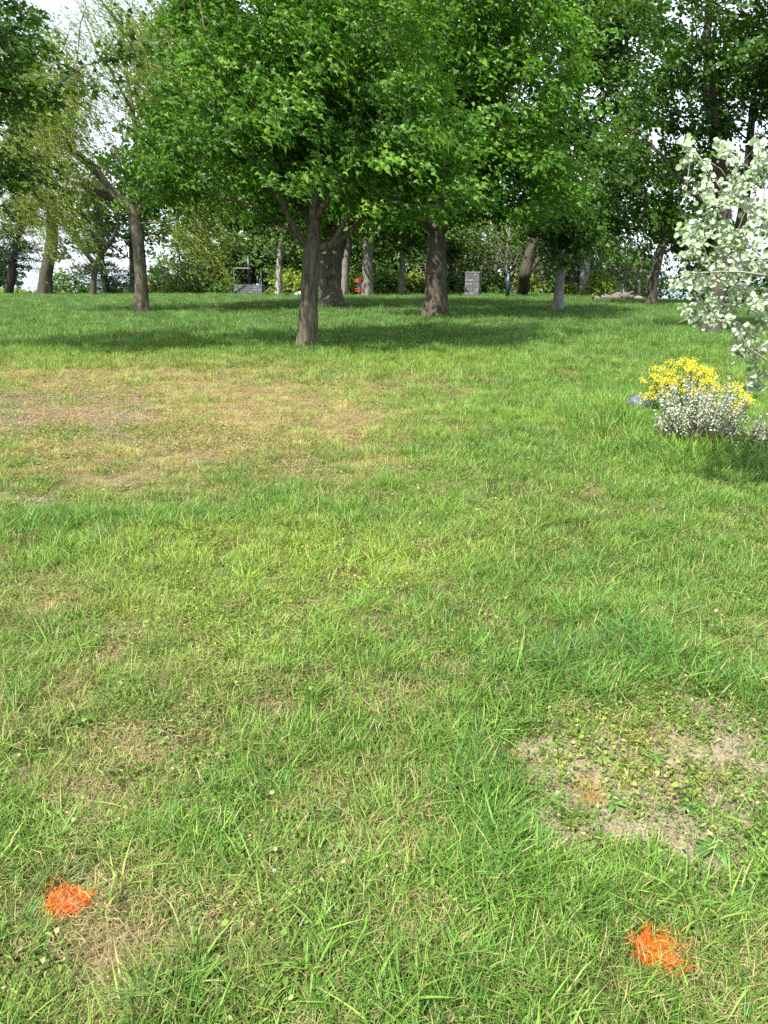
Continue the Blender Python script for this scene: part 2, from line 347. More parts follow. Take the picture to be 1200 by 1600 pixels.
# ------------------------------------------------------------------ grass tufts
def blades(n, rad, h, wd, lean, curl, seed, segs=2, dryp=.12, rdir=.9):
    q = np.random.default_rng(seed)
    rr = rad*np.sqrt(q.random(n)); th = q.random(n)*2*np.pi
    bx, by = rr*np.cos(th), rr*np.sin(th)
    dirn = th + q.normal(0, rdir, n); H = h*(.45+.75*q.random(n)); W = wd*(.6+.7*q.random(n))
    ln = lean*(.2+1.2*q.random(n)); cu = curl*(.3+1.2*q.random(n))
    dx, dy = np.cos(dirn), np.sin(dirn); fa = dirn + np.pi/2 + q.normal(0, .5, n); sx, sy = np.cos(fa), np.sin(fa)
    V = []; ts = np.linspace(0, 1, segs+2)
    for k, t in enumerate(ts):
        out = H*(ln*t + cu*t*t); zz = H*(t - .35*cu*t*t) - .01*(k == 0)
        cx, cy = bx+dx*out, by+dy*out; ww = W*(1-t**1.6)*.5*(.7 if k == 0 else 1)
        if k < segs+1:
            V += [np.stack([cx-sx*ww, cy-sy*ww, zz], 1), np.stack([cx+sx*ww, cy+sy*ww, zz], 1)]
        else: V.append(np.stack([cx, cy, zz], 1))
    nv = len(V); V = np.stack(V, 1).reshape(-1, 3); F = []
    for k in range(segs): F += [(2*k, 2*k+1, 2*k+3), (2*k, 2*k+3, 2*k+2)]
    F.append((2*segs, 2*segs+1, 2*segs+2))
    F = (np.arange(n)[:, None, None]*nv + np.array(F)[None]).reshape(-1, 3)
    a = np.zeros((n, 3)); a[:, 0] = q.random(n); a[:, 1] = (q.random(n) < dryp)*(.5+.5*q.random(n))
    return V, F, np.repeat(a, nv, 0)
def tuft_col(name, specs, m):
    c = bpy.data.collections.new(name)
    for i, s in enumerate(specs):
        V, F, a = s; me = mesh_np('%s_%02d' % (name, i), V, F, [m], {'tint': ('FLOAT_VECTOR', a)})
        o = bpy.data.objects.new('%s_%02d' % (name, i), me); c.objects.link(o)
    return c
def scatter(name, label, cat, P, rz, tilt, scl, idx, tint, coll):
    n = len(P); me = bpy.data.meshes.new(name); me.vertices.add(n); me.vertices.foreach_set('co', P.astype(np.float32).ravel())
    rot = np.stack([tilt[:, 0], tilt[:, 1], rz], 1)
    for nm, t, d, k in (('grot','FLOAT_VECTOR',rot,'vector'),('gscale','FLOAT_VECTOR',scl,'vector'),('gtint','FLOAT_VECTOR',tint,'vector'),('gidx','INT',idx,'value')):
        me.attributes.new(nm, t, 'POINT').data.foreach_set(k, np.asarray(d, np.int32 if t == 'INT' else np.float32).ravel())
    o = obj(name, me); tag(o, label, cat, kind='stuff')
    ng = bpy.data.node_groups.new(name, 'GeometryNodeTree')
    ng.interface.new_socket('Geometry', in_out='INPUT', socket_type='NodeSocketGeometry'); ng.interface.new_socket('Geometry', in_out='OUTPUT', socket_type='NodeSocketGeometry')
    gi, go = ng.nodes.new('NodeGroupInput'), ng.nodes.new('NodeGroupOutput')
    mp = ng.nodes.new('GeometryNodeMeshToPoints'); ip = ng.nodes.new('GeometryNodeInstanceOnPoints'); ci = ng.nodes.new('GeometryNodeCollectionInfo')
    ci.inputs['Collection'].default_value = coll; ci.inputs['Separate Children'].default_value = True; ci.inputs['Reset Children'].default_value = True
    ip.inputs['Pick Instance'].default_value = True
    def na(nm, t):
        x = ng.nodes.new('GeometryNodeInputNamedAttribute'); x.data_type = t; x.inputs['Name'].default_value = nm
        return [s for s in x.outputs if s.enabled][0]
    k = ng.links.new
    k(gi.outputs[0], mp.inputs[0]); k(mp.outputs[0], ip.inputs['Points']); k(ci.outputs[0], ip.inputs['Instance'])
    k(na('gidx', 'INT'), ip.inputs['Instance Index'])
    er = ng.nodes.new('FunctionNodeEulerToRotation'); k(na('grot', 'FLOAT_VECTOR'), er.inputs[0]); k(er.outputs[0], ip.inputs['Rotation'])
    k(na('gscale', 'FLOAT_VECTOR'), ip.inputs['Scale']); k(ip.outputs[0], go.inputs[0])
    md = o.modifiers.new('scatter', 'NODES'); md.node_group = ng
    return o
specs = []
for i in range(6): specs.append(blades(20, .055, .048, .0034, .5, .55, 100+i, 2, .11))        # 0-5 short lawn
for i in range(5): specs.append(blades(22, .06, .072, .0038, .42, .75, 120+i, 3, .05))        # 6-10 long lush
for i in range(5): specs.append(blades(60, .17, .10, .0075, .4, .6, 140+i, 1, .08))           # 11-15 mid
for i in range(5): specs.append(blades(110, .42, .17, .014, .4, .5, 160+i, 1, .07))           # 16-20 far
for i in range(4): specs.append(blades(9, .03, .10, .0075, .6, .8, 180+i, 3, .0))             # 21-24 broad-bladed
COL_G = tuft_col('grass_tuft', specs, M['blade'])
def pts(y0, y1, dens, marg=.8, slope=.60):
    A = 0; n = int(dens*((y1-y0)*(2*marg+slope*(y0+y1))))
    yy = y0 + (y1-y0)*rng.random(n*2); ww = marg+slope*yy; keep = rng.random(n*2) < ww/(marg+slope*y1)
    yy = yy[keep][:n]; xx = (rng.random(len(yy))*2-1)*(marg+slope*yy); return xx, yy
GREEN, LIMEC, LUSHC, DRYC, FARC = C3(.128,.250,.036), C3(.215,.320,.042), C3(.072,.195,.032), C3(.34,.315,.115), C3(.108,.210,.048)
allP, allr, allt, alls, alli, allc = [], [], [], [], [], []
tP, tr_, tt, ts_, ti_, tc_ = [], [], [], [], [], []
PAINT = [(108, 1413, 31, 19), (1024, 1492, 27, 22)]
def inpaint(x, y):
    px, py = proj(x, y); t = np.zeros_like(px)
    for a, b, rx, ry in PAINT: t = np.maximum(t, sstep(1.15, .7, np.sqrt(((px-a)/rx)**2+((py-b)/ry)**2)+(fbm(x*30, y*30, 87)-.5)*.6))
    return t
def zone(y0, y1, dens, kinds, longk, sc0, broad=0):
    x, y = pts(y0, y1, dens); soil, dry, lime, lush, far, moss, n1, n2, n3 = fields(x, y)
    cl = fbm(x*5, y*5, 81)
    p = (1-.93*sstep(.36, .58, soil))*(1-.38*dry)*(.5+.9*sstep(.3, .6, cl)*(1-lush)+lush)
    p = p*np.where(dry > .35, .45+1.1*sstep(.38, .62, fbm(x*2.6, y*4, 83)), 1)
    k = rng.random(len(x)) < p
    x, y, dry, lime, lush, far, n1, n2, n3, soil, cl = [q[k] for q in (x, y, dry, lime, lush, far, n1, n2, n3, soil, cl)]
    n = len(x); P = np.stack([x, y, height(x, y)+.004], 1)
    c = mixc(np.repeat(GREEN, n, 0), LIMEC, np.clip(lime*.9, 0, 1)); c = mixc(c, LUSHC, np.clip(lush+(n3-.5)*.8, 0, 1)*.9)
    c = mixc(c, DRYC, np.clip(dry*1.15+rng.normal(0, .12, n), 0, 1)); c = mixc(c, FARC, far)
    c *= (.72+.5*rng.random(n))[:, None]*(.82+.4*fbm(x*1.7, y*1.7, 63))[:, None]
    blu = rng.random(n) < .08*(1-dry); c[blu] = c[blu]*np.array([.8, .95, 1.6])
    onp = rng.random(n) < inpaint(x, y)*.85; c[onp] = np.array([.62, .12, .012])
    s_bank = 1+.9*blobs(*proj(x, y), [(1090,715,150,30,1),(960,665,50,45,.7),(1180,690,60,40,1)])
    pl = np.clip(lush*1.1+(cl-.5)*.9-dry*.5+.1, 0, 1); isl = rng.random(n) < pl
    idx = np.where(isl, rng.choice(longk, n), rng.choice(kinds, n))
    if broad: bm = rng.random(n) < broad*(1-dry); idx = np.where(bm, rng.integers(21, 25, n), idx)
    s = sc0*(.75+.5*rng.random(n))*(.75+.4*cl+.35*lush-.25*dry)*s_bank
    S = np.stack([s*(1+.0*s), s, s*(.8+.4*rng.random(n))*(1-.3*dry)], 1)
    allP.append(P); allr.append(rng.random(n)*6.283); allt.append(np.stack([rng.normal(0, .15, n), rng.normal(.12, .15, n)], 1)); alls.append(S); alli.append(idx); allc.append(c)
short, lng, mid, farv = list(range(6)), list(range(6, 11)), list(range(11, 16)), list(range(16, 21))
zone(.75, 2.2, 1500, short, lng, .95, .05)
zone(2.2, 3.8, 1050, short, lng, 1.0, .04)
zone(3.8, 6.5, 560, short, lng, 1.15, .02)
zone(6.5, 11, 130, mid, mid, .85)
zone(11, 18, 45, mid, mid, 1.2)
zone(17, 32, 14, farv, farv, .9)
zone(32, 64, 5, farv, farv, .95)
cat_ = lambda a: np.concatenate(a)
print('tufts', sum(len(p) for p in allP))
scatter('lawn_grass', 'uneven green and yellowish lawn grass over the whole slope', 'grass', cat_(allP), cat_(allr), cat_(allt), cat_(alls), cat_(alli), cat_(allc), COL_G)

# dead straw lying between the tufts
def litter(n, rad, seed):
    q = np.random.default_rng(seed); c = np.stack([q.normal(0, rad*.5, n), q.normal(0, rad*.5, n), q.random(n)*.016+.004], 1)
    th = q.random(n)*6.283; ln = .02+.04*q.random(n); w_ = .0005+.0007*q.random(n); d = np.stack([np.cos(th), np.sin(th), q.normal(0, .22, n)], 1); s = np.stack([-np.sin(th), np.cos(th), q.normal(0, .3, n)], 1)
    mid_ = c + np.stack([s[:, 0]*ln*.2, s[:, 1]*ln*.2, .004*np.ones(n)], 1)
    V = np.stack([c-d*ln[:, None]*.5, mid_-s*w_[:, None], mid_+s*w_[:, None], c+d*ln[:, None]*.5], 1).reshape(-1, 3)
    F = (np.arange(n)[:, None, None]*4+np.array([(0,1,2),(1,3,2)])[None]).reshape(-1, 3)
    a = np.zeros((n, 3)); a[:, 0] = q.random(n); return V, F, np.repeat(a, 4, 0)
COL_T = tuft_col('straw_tuft', [litter(60, .10, 200+i) for i in range(5)], M['straw'])
x1, y1 = pts(.75, 3.8, 420); x2, y2 = pts(3.8, 13, 110)
x = np.concatenate([x1, x2]); y = np.concatenate([y1, y2]); soil, dry, lime, lush, far, moss, n1, n2, n3 = fields(x, y)
k = rng.random(len(x)) < (.10+.60*dry-.25*sstep(.4, .7, soil)-.15*lush)
x, y = x[k], y[k]; n = len(x); s = (.8+.5*rng.random(n))*(1+.9*sstep(4, 10, y)); S = np.stack([s, s, s], 1)
scatter('dry_straw', 'pale dead straw lying between the grass tufts', 'straw', np.stack([x, y, height(x, y)+.006], 1), rng.random(n)*6.283, rng.normal(0, .05, (n, 2)), S, rng.integers(0, 5, n), np.ones((n, 3)), COL_T)

def clover(n, rad, seed, sz, tm, hh=.022):
    q = np.random.default_rng(seed); P = np.stack([q.normal(0, rad*.55, n), q.normal(0, rad*.55, n), .004+hh*q.random(n)], 1)
    V, F, k = leafgeo(P, np.array([0, 0, 1])+q.normal(0, .45, (n, 3)), q.normal(0, 1, (n, 3))*np.array([1, 1, .3]), sz*(.6+.8*q.random(n)), tm, .3, .3)
    a = np.zeros((n, 3)); a[:, 0] = q.random(n); a[:, 1] = (q.random(n) < .06); return V, F, np.repeat(a, k, 0)
COL_C = tuft_col('clover_tuft', [clover(30, .06, 210+i, .009, OVAL) for i in range(3)]+[clover(22, .05, 220+i, .012, KITE) for i in range(2)]+[clover(34, .06, 230, .020, (SLIM[0]*np.array([1.6, 1]), SLIM[1]))], M['blade'])
x1, y1 = pts(.75, 3.8, 650); x2, y2 = pts(3.8, 8, 260); x3, y3 = pts(8, 14, 60)
x = np.concatenate([x1, x2, x3]); y = np.concatenate([y1, y2, y3]); soil, dry, lime, lush, far, moss, n1, n2, n3 = fields(x, y); ck = fbm(x*3.7, y*3.7, 99)
bare = sstep(.05, .25, soil)
k = rng.random(len(x)) < np.clip(.15+.7*lime+.78*bare+(ck-.5)*1.6-.25*lush-.45*sstep(.62, .85, soil), 0, 1)
x, y, lime, lush, dry, bare = x[k], y[k], lime[k], lush[k], dry[k], bare[k]; n = len(x); s = (.7+.7*rng.random(n))*(1+.7*sstep(4, 10, y))
c = mixc(np.repeat(C3(.12,.215,.04), n, 0), C3(.20,.27,.045), np.clip(lime+rng.normal(0, .3, n), 0, 1)); c = mixc(c, C3(.26,.22,.07), np.clip(dry-.4+rng.normal(0, .2, n), 0, .8)); c *= (.8+.4*rng.random(n))[:, None]
scatter('clover', 'low patches of small clover and weed leaves in the lawn', 'clover', np.stack([x, y, height(x, y)+.003], 1), rng.random(n)*6.283, rng.normal(0, .1, (n, 2)), np.stack([s, s, s], 1), rng.integers(0, 6, n), c, COL_C)
def crumbs(n, rad, seed):
    q = np.random.default_rng(seed); c = np.stack([q.normal(0, rad, n), q.normal(0, rad, n), .001*np.ones(n)], 1); r_ = .0012+.004*q.random(n)**3
    O = np.array([(1,0,0),(0,1,0),(-1,0,0),(0,-1,0),(0,0,.8),(0,0,-.6)]); F0 = np.array([(0,1,4),(1,2,4),(2,3,4),(3,0,4),(1,0,5),(2,1,5),(3,2,5),(0,3,5)])
    V = c[:, None]+O[None]*r_[:, None, None]*(.6+.8*q.random((n, 6, 1))); a = np.zeros((n, 3)); a[:, 0] = q.random(n)
    return V.reshape(-1, 3), (np.arange(n)[:, None, None]*6+F0[None]).reshape(-1, 3), np.repeat(a, 6, 0)
M['crumb'] = leafmat('soil crumb', (.14, .11, .075), (.24, .195, .14), (.40, .35, .28), trans=0, rough=.95, spec=.1)
x, y = pts(.75, 12, 330); soil = fields(x, y)[0]; k = rng.random(len(x)) < sstep(.3, .6, soil)*np.where(y > 5, .5, 1); x, y, soil = x[k], y[k], soil[k]; n = len(x); s = (.8+.6*rng.random(n))*(1+1.5*sstep(4, 9, y))
scatter('soil_crumbs', 'crumbs of dry soil and grit on the bare patches', 'soil', np.stack([x, y, height(x, y)+(fbm(x*14, y*14, 71)-.5)*.035*(.5+soil)], 1), rng.random(n)*6.283, np.zeros((n, 2)), np.stack([s, s, s], 1), rng.integers(0, 3, n), np.ones((n, 3)), tuft_col('soil_crumb', [crumbs(40, .06, 240+i) for i in range(3)], M['crumb']))
def puff(seed):
    q = np.random.default_rng(seed); n = 14; P = q.normal(0, 1, (n, 3)); P /= np.linalg.norm(P, axis=1)[:, None]
    V, F, k = leafgeo(P*.004+np.array([0, 0, .04]), P, q.normal(0, 1, (n, 3)), np.full(n, .006), KITE); a = np.zeros((n, 3)); a[:, 0] = q.random(n); return V, F, np.repeat(a, k, 0)
M['petal'] = leafmat('clover flower', (.60, .60, .52), (.72, .71, .64), (.80, .79, .74), trans=.2, tcol=(1, 1, .9))
x, y = pts(1.6, 20, .9); k = (fields(x, y)[1] < .5); x, y = x[k], y[k]; n = len(x); s = .6+.7*rng.random(n)
scatter('clover_flowers', 'tiny white clover flower heads dotted over the lawn', 'clover flowers', np.stack([x, y, height(x, y)], 1), rng.random(n)*6.283, rng.normal(0, .15, (n, 2)), np.stack([s, s, s], 1), rng.integers(0, 2, n), np.ones((n, 3)), tuft_col('clover_flower', [puff(260), puff(261)], M['petal']))
WIND = np.array([1., .15, .05])

# ------------------------------------------------------------------ tree builder
def skeleton(seedpts, attr, q, step=.7, wpath=.22, rise=.25):
    """seedpts: list of polylines [(x,y,z,r),...]; every polyline after the first starts at its nearest existing node"""
    pos, par, rad, plen = [], [], [], []
    def add(p, pa, r):
        pos.append(np.array(p, float)); par.append(pa); rad.append(r)
        plen.append(0 if pa < 0 else plen[pa]+np.linalg.norm(pos[-1]-pos[pa])); return len(pos)-1
    for li, pl in enumerate(seedpts):
        pl = np.array(pl, float)
        last = -1 if li == 0 else int(np.argmin([np.linalg.norm(p-pl[0, :3]) for p in pos]))
        for k in range(len(pl)):
            if k == 0:
                if li == 0: last = add(pl[0, :3], -1, pl[0, 3])
                continue
            d = np.linalg.norm(pl[k, :3]-pl[k-1, :3]); m = max(1, int(d/step))
            for j in range(1, m+1):
                t = j/m; pp = pl[k-1]*(1-t)+pl[k]*t
                last = add(pp[:3]+q.normal(0, .02*d/m, 3), last, pp[3])
    nseed = len(pos)
    c0 = np.array(pos).mean(0); order = np.argsort(np.linalg.norm(attr-c0, axis=1)+q.random(len(attr))*.5)
    Pn = np.zeros((nseed+len(attr)*14, 3)); Pn[:nseed] = pos; Ln = np.zeros(len(Pn)); Ln[:nseed] = plen
    lowcut = np.zeros(len(Pn)); hs = np.array(pos)[:, 2]; lowcut[:nseed] = np.where(hs < attr[:, 2].min()-.9, 1e3, 0)
    tips = []
    for ai in order:
        a = attr[ai]; n = len(pos)
        d = np.linalg.norm(Pn[:n]-a, axis=1); cost = d + wpath*Ln[:n] + lowcut[:n] + np.maximum(0, Pn[:n, 2]-a[2])*.8
        j = int(np.argmin(cost)); dj = d[j]; m = max(1, min(13, int(dj/step)))
        tang = Pn[j]-pos[par[j]] if par[j] >= 0 else np.array([0, 0, 1.]); tang = tang/(np.linalg.norm(tang)+1e-9)
        ctl = Pn[j]+tang*dj*.35+np.array([0, 0, rise*dj]); last = j
        for k in range(1, m+1):
            t = k/m; p = (1-t)**2*Pn[j]+2*t*(1-t)*ctl+t*t*a
            if k < m: p = p+q.normal(0, .06*step, 3)
            last = add(p, last, None); Pn[last] = p; Ln[last] = plen[last]
        tips.append(last)
    return pos, par, rad, tips, nseed
def limbs(pos, par, rad, r0, expo=2.3, cap=1):
    n = len(pos); acc = np.zeros(n); ch = [[] for _ in range(n)]
    for i in range(n):
        if par[i] >= 0: ch[par[i]].append(i)
    rr = np.zeros(n)
    for i in range(n-1, -1, -1):
        s = sum(rr[c]**expo for c in ch[i]); rr[i] = max(r0, s**(1/expo)) if s > 0 else r0
        if rad[i] is not None: rr[i] = rad[i]
        elif par[i] >= 0:
            pr = rad[par[i]]
    for i in range(n):
        if rad[i] is None and par[i] >= 0: rr[i] = min(rr[i], rr[par[i]]*.85 if rad[par[i]] is not None else rr[par[i]])
    chains = []; stack = [(0, [0])]
    while stack:
        i, c = stack.pop()
        while ch[i]:
            cs = sorted(ch[i], key=lambda k: -rr[k]); 
            for o in cs[1:]: stack.append((o, [i, o]))
            i = cs[0]; c.append(i)
        chains.append(c)
    return rr, chains
def wood_mesh(name, pos, rr, chains, m, ridges=True, rmin=0, bark=.05, flare=1.5, org=(0, 0, 0)):
    VV, FF = [], []; b = 0
    for ci, c in enumerate(chains):
        P = np.array([pos[i] for i in c]); r = np.array([rr[i] for i in c])
        if ci and len(c) > 1: r[0] = r[1]*1.08
        if r.max() < rmin: continue
        r[-1] = r[-1]*.4
        big = r.max() > .05
        nn = 7 if big else (4 if r.max() > .02 else 3)
        if ci == 0 and ridges:
            s = np.concatenate([[0], np.cumsum(np.linalg.norm(np.diff(P, axis=0), axis=1))]); m_ = max(24, int(s[-1]/.11)); t = np.linspace(0, s[-1], m_)
            k = np.hanning(7); k /= k.sum()
            P2 = np.stack([np.convolve(np.pad(np.interp(t, s, P[:, i]), 3, mode='edge'), k, 'valid') for i in range(3)], 1); P2[0] = P[0]
            r2 = np.interp(t, s, r); r2 = r2*(1+flare*.45*np.exp(-np.maximum(0, t-.4)/(r[0]*1.3))); nn = 44
            V, F = sweep(P2, r2, nn); V = V.reshape(m_, nn, 3); a = np.arange(nn)[None, :]*np.ones((m_, 1)); tt_ = t[:, None]*np.ones((1, nn))
            ang = a*2*np.pi/nn
            rid = np.abs(fbm(a*.42+tt_*.35, tt_*1.1, 5, 3)-.5)*2; rid[:, -3:] = rid[:, -3:]*.5+rid[:, :3]*.5
            root = np.cos(ang*5+1.3)*.16*np.exp(-np.maximum(0, tt_-.4)/(r[0]*1.1))
            off = (bark*(rid-.35)*1.3+root)*r2[:, None] + (fbm(np.cos(ang)*1.5+4, tt_*.9, 8, 2)-.5)*.22*r2[:, None]
            V = V + (V-P2[:, None])/(np.linalg.norm(V-P2[:, None], axis=2)[..., None]+1e-9)*off[..., None]; V = V.reshape(-1, 3)
        else: V, F = sweep(P, r, nn)
        VV.append(V); FF.append(F+b); b += len(V)
    return mesh_np(name, np.concatenate(VV)-np.array(org), np.concatenate(FF), [m], smooth=True)
def crown_geo(tipP, tipD, q, K, size, tm, spread, upb=.8, wind=.7, droop=.45, fold=.4):
    n = len(tipP); T = np.repeat(tipP, K, 0); D = np.repeat(tipD, K, 0); m = n*K
    u = q.random(m)
    lat = q.normal(0, 1, (m, 3)); lat[:, 2] *= .55; P = T + D*((u-.65)*spread*2.2)[:, None]+lat*spread*.42
    P[:, 2] -= np.abs(lat[:, 0])*spread*.15
    cn = np.repeat(q.normal(0, .35, (n, 3)), K, 0); Nn = np.array([0, 0, upb])+cn+q.normal(0, .34, (m, 3))+np.array([-.25, -.35, 0])*wind
    A = lat*.4+D*.4+WIND*wind*1.2+np.array([0, 0, -.45])
    sz = size*(.65+.6*q.random(m))
    V, F, k = leafgeo(P, Nn, A, sz, tm, fold, droop)
    tint = np.clip(np.repeat(q.normal(.42, .20, n), K)+q.normal(0, .16, m), 0, 1)
    return V, F, np.repeat(tint, k)
def attract(bl, n, q, shell=.55, clump=0):
    if clump:
        c = attract(bl, max(6, n//9), q, shell); a = np.repeat(c, 9, 0)+q.normal(0, 1, (len(c)*9, 3))*clump*np.array([1, 1, .5])
        a[:, 2] -= .35*np.sum((a-np.repeat(c, 9, 0))[:, :2]**2, 1)/clump; return a
    vol = np.array([b[3]*b[4]*b[5] for b in bl])**.8; cnt = np.maximum(1, (n*vol/vol.sum()).astype(int)); out = []
    for b, c in zip(bl, cnt):
        d = q.normal(0, 1, (c, 3)); d /= np.linalg.norm(d, axis=1)[:, None]; rr = (shell**3+(1-shell**3)*q.random(c))**(1/3)
        inner = q.random(c) < .3; rr[inner] *= q.random(inner.sum())**.5
        out.append(np.array(b[:3])+d*rr[:, None]*np.array(b[3:6])*(1+.12*q.normal(0, 1, (c, 1))))
    return np.concatenate(out)
def pblob(px, py, Y, rx, ry, rd):
    c = at(px, py, Y); k = mpp(Y); return (c[0], c[1], c[2], rx*k, rd, ry*k)
def ppath(Y, *p):
    """pixel path (px,py,width px[,dY]) -> 3-D polyline with radii"""
    out = []
    for t in p:
        yy = Y+(t[3] if len(t) > 3 else 0); c = at(t[0], t[1], yy); out.append((c[0], c[1], c[2], t[2]*mpp(yy)*.5))
    return out
def make_tree(name, label, cat, base, seeds, bl, nat, K, size, tm, lm, bm, seed, step=.7, spread=.45, r0=.008, zmin=None, group=None, wpath=.22, shell=.55, bark=.05, rmin=0, kill=None, flare=1.5, clump=None, **kw):
    q = np.random.default_rng(seed)
    at_ = attract(bl, nat, q, shell, spread*1.05 if clump is None else clump)
    if zmin is not None: at_ = at_[at_[:, 2] > zmin]
    if kill is not None: at_ = at_[~kill(at_)]
    s0 = list(seeds[0][0]); s0[2] = hz(base[0], base[1])-.4; s0[0], s0[1] = base[0], base[1]; seeds[0][0] = tuple(s0)
    pos, par, rad, tips, ns = skeleton(seeds, at_, q, step, wpath)
    rr, chains = limbs(pos, par, rad, r0)
    org = (base[0], base[1], s0[2]+.4)
    root = empty(name, org, label, cat, group)
    obj('trunk', wood_mesh('trunk', pos, rr, chains, bm, bark=bark, rmin=rmin, flare=flare, org=org), root)
    if K:
        tp = np.array([pos[i] for i in tips]); td = np.array([pos[i]-pos[par[i]] for i in tips]); td /= np.linalg.norm(td, axis=1)[:, None]+1e-9
        V, F, ti = crown_geo(tp, td, q, K, size, tm, spread, **kw)
        cr = obj('crown', mesh_np('crown', V-np.array(org), F, [lm], {'tint': ('FLOAT', ti)}, smooth=False), root); cr['kind'] = 'stuff'
    return root
def copy_tree(o, loc, rz, s, label, group=None):
    r = o.copy(); link(r); r.location = [float(v) for v in loc]; r.rotation_euler = (0, 0, rz); r.scale = (s[0], s[0], s[1]) if isinstance(s, tuple) else (s, s, s); r['label'] = label
    if group: r['group'] = group
    for ch in o.children:
        c = ch.copy(); link(c); c.parent = r
    return r

# --- near maple in the middle
Y = gp(480, 545)[1]
make_tree('maple_tree', 'nearest young maple with forked trunk and bright green wind-blown crown', 'tree', gp(480, 545)[:2],
    [ppath(Y, (480,548,29), (483,480,26), (487,430,26), (489,392,27), (490,345,17), (497,250,13), (500,120,10), (506,0,7), (510,-120,4)),
     ppath(Y, (489,392,12), (466,368,11,-.2), (445,325,9,-.5), (425,255,7,-.8), (400,170,5,-1)),
     ppath(Y, (489,396,13), (518,382,12,-.1), (545,362,9,.1), (575,335,7,.3), (625,300,5,.6), (670,250,3,.8)),
     ppath(Y, (490,345,9), (530,290,8,-.6), (560,200,6,-1), (590,110,4,-1.2)),
     ppath(Y, (490,360,8), (455,300,7,.8), (400,230,5,1.2), (350,190,3,1.5)), ppath(Y, (500,250,7), (540,200,5,-.8), (600,150,3,-1.2)), ppath(Y, (520,382,7), (560,300,6,-.6), (585,230,5,-1), (600,170,3,-1.2)), ppath(Y, (462,365,6), (410,330,5,-.3), (360,310,4,-.5), (310,300,3,-.7))],
    [pblob(480,215,Y,225,125,3.2), pblob(350,235,Y,120,95,2.6), pblob(620,250,Y,115,105,2.6), pblob(480,90,Y,170,110,2.8), pblob(400,120,Y,110,90,2.6), pblob(490,-60,Y,210,140,3.4), pblob(640,150,Y,70,60,2), pblob(300,330,Y,60,40,1.5), pblob(620,335,Y,90,32,2)],
    2000, 30, .100, MAPLE, M['maple'], M['bark'], 11, step=.45, spread=.34, r0=.006, wpath=.2, zmin=2.75, flare=.6, clump=.36, droop=.75, fold=.6, upb=.9, wind=.9,
    kill=lambda a: (lambda p: (np.abs(p[0]-505) < 62) & (p[1] > 305) & (a[:, 1] < 18.2))(proj(a[:, 0], a[:, 1], a[:, 2])))
# --- big maple just behind it, fills the upper left of centre
Y = gp(520, 481)[1]
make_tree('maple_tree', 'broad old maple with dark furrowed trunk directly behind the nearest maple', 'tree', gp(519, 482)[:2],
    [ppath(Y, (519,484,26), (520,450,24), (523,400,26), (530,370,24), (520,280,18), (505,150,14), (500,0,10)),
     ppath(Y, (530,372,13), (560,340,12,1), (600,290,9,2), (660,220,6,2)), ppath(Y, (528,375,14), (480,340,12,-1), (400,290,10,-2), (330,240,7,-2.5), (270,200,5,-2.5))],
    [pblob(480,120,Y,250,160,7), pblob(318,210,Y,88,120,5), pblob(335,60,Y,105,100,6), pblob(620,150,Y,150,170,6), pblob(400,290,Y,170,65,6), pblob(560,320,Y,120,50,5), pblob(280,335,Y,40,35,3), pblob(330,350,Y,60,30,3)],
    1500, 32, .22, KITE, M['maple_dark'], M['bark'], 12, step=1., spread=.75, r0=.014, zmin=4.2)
# --- thick maple right of centre
Y = gp(680, 499)[1]
make_tree('maple_tree', 'thick straight maple with flared roots right of the nearest maple', 'tree', gp(680, 499)[:2],
    [ppath(Y, (680,501,32), (680,460,31), (680,400,29), (682,370,26), (690,250,20), (700,100,14), (705,-60,8)),
     ppath(Y, (682,370,14), (720,330,12), (780,270,8), (830,200,5)), ppath(Y, (682,372,12), (650,330,10,-1), (600,280,7,-2))],
    [pblob(735,150,Y,135,210,4.8), pblob(770,270,Y,105,105,4), pblob(640,300,Y,90,80,4), pblob(700,20,Y,160,120,5), pblob(790,60,Y,75,110,3.5), pblob(820,320,Y,45,60,2.5)],
    1700, 32, .155, KITE, M['maple'], M['bark_brown'], 13, step=.8, spread=.55, r0=.010, zmin=3.5, bark=.09, flare=.9)
# --- maple standing just outside the left edge, branches reaching in
Y = 15.5
make_tree('maple_tree', 'dark maple at the left edge with only its branch ends reaching in', 'tree', (-10.6, Y),
    [[(-10.6,Y,0,.24),(-10.5,Y,2,.2),(-10.4,Y,4.5,.16),(-10.3,Y,8,.08)], [(-10.5,Y,3,.08),(-9,Y-.4,4.2,.06),(-7.8,Y-.6,5.2,.04)], [(-10.5,Y,2.6,.07),(-9.3,Y,3.2,.05),(-8.2,Y,3.5,.03)]],
    [pblob(20,60,Y,80,55,1.6), pblob(-80,130,Y,120,120,2.5), pblob(-15,260,Y,50,30,1.2), pblob(130,42,Y,60,16,1.2), pblob(-150,0,Y,200,150,3), pblob(205,52,Y,45,14,.8)],
    330, 26, .12, MAPLE, M['maple_dark'], M['bark_dark'], 14, step=.5, spread=.36, r0=.006)
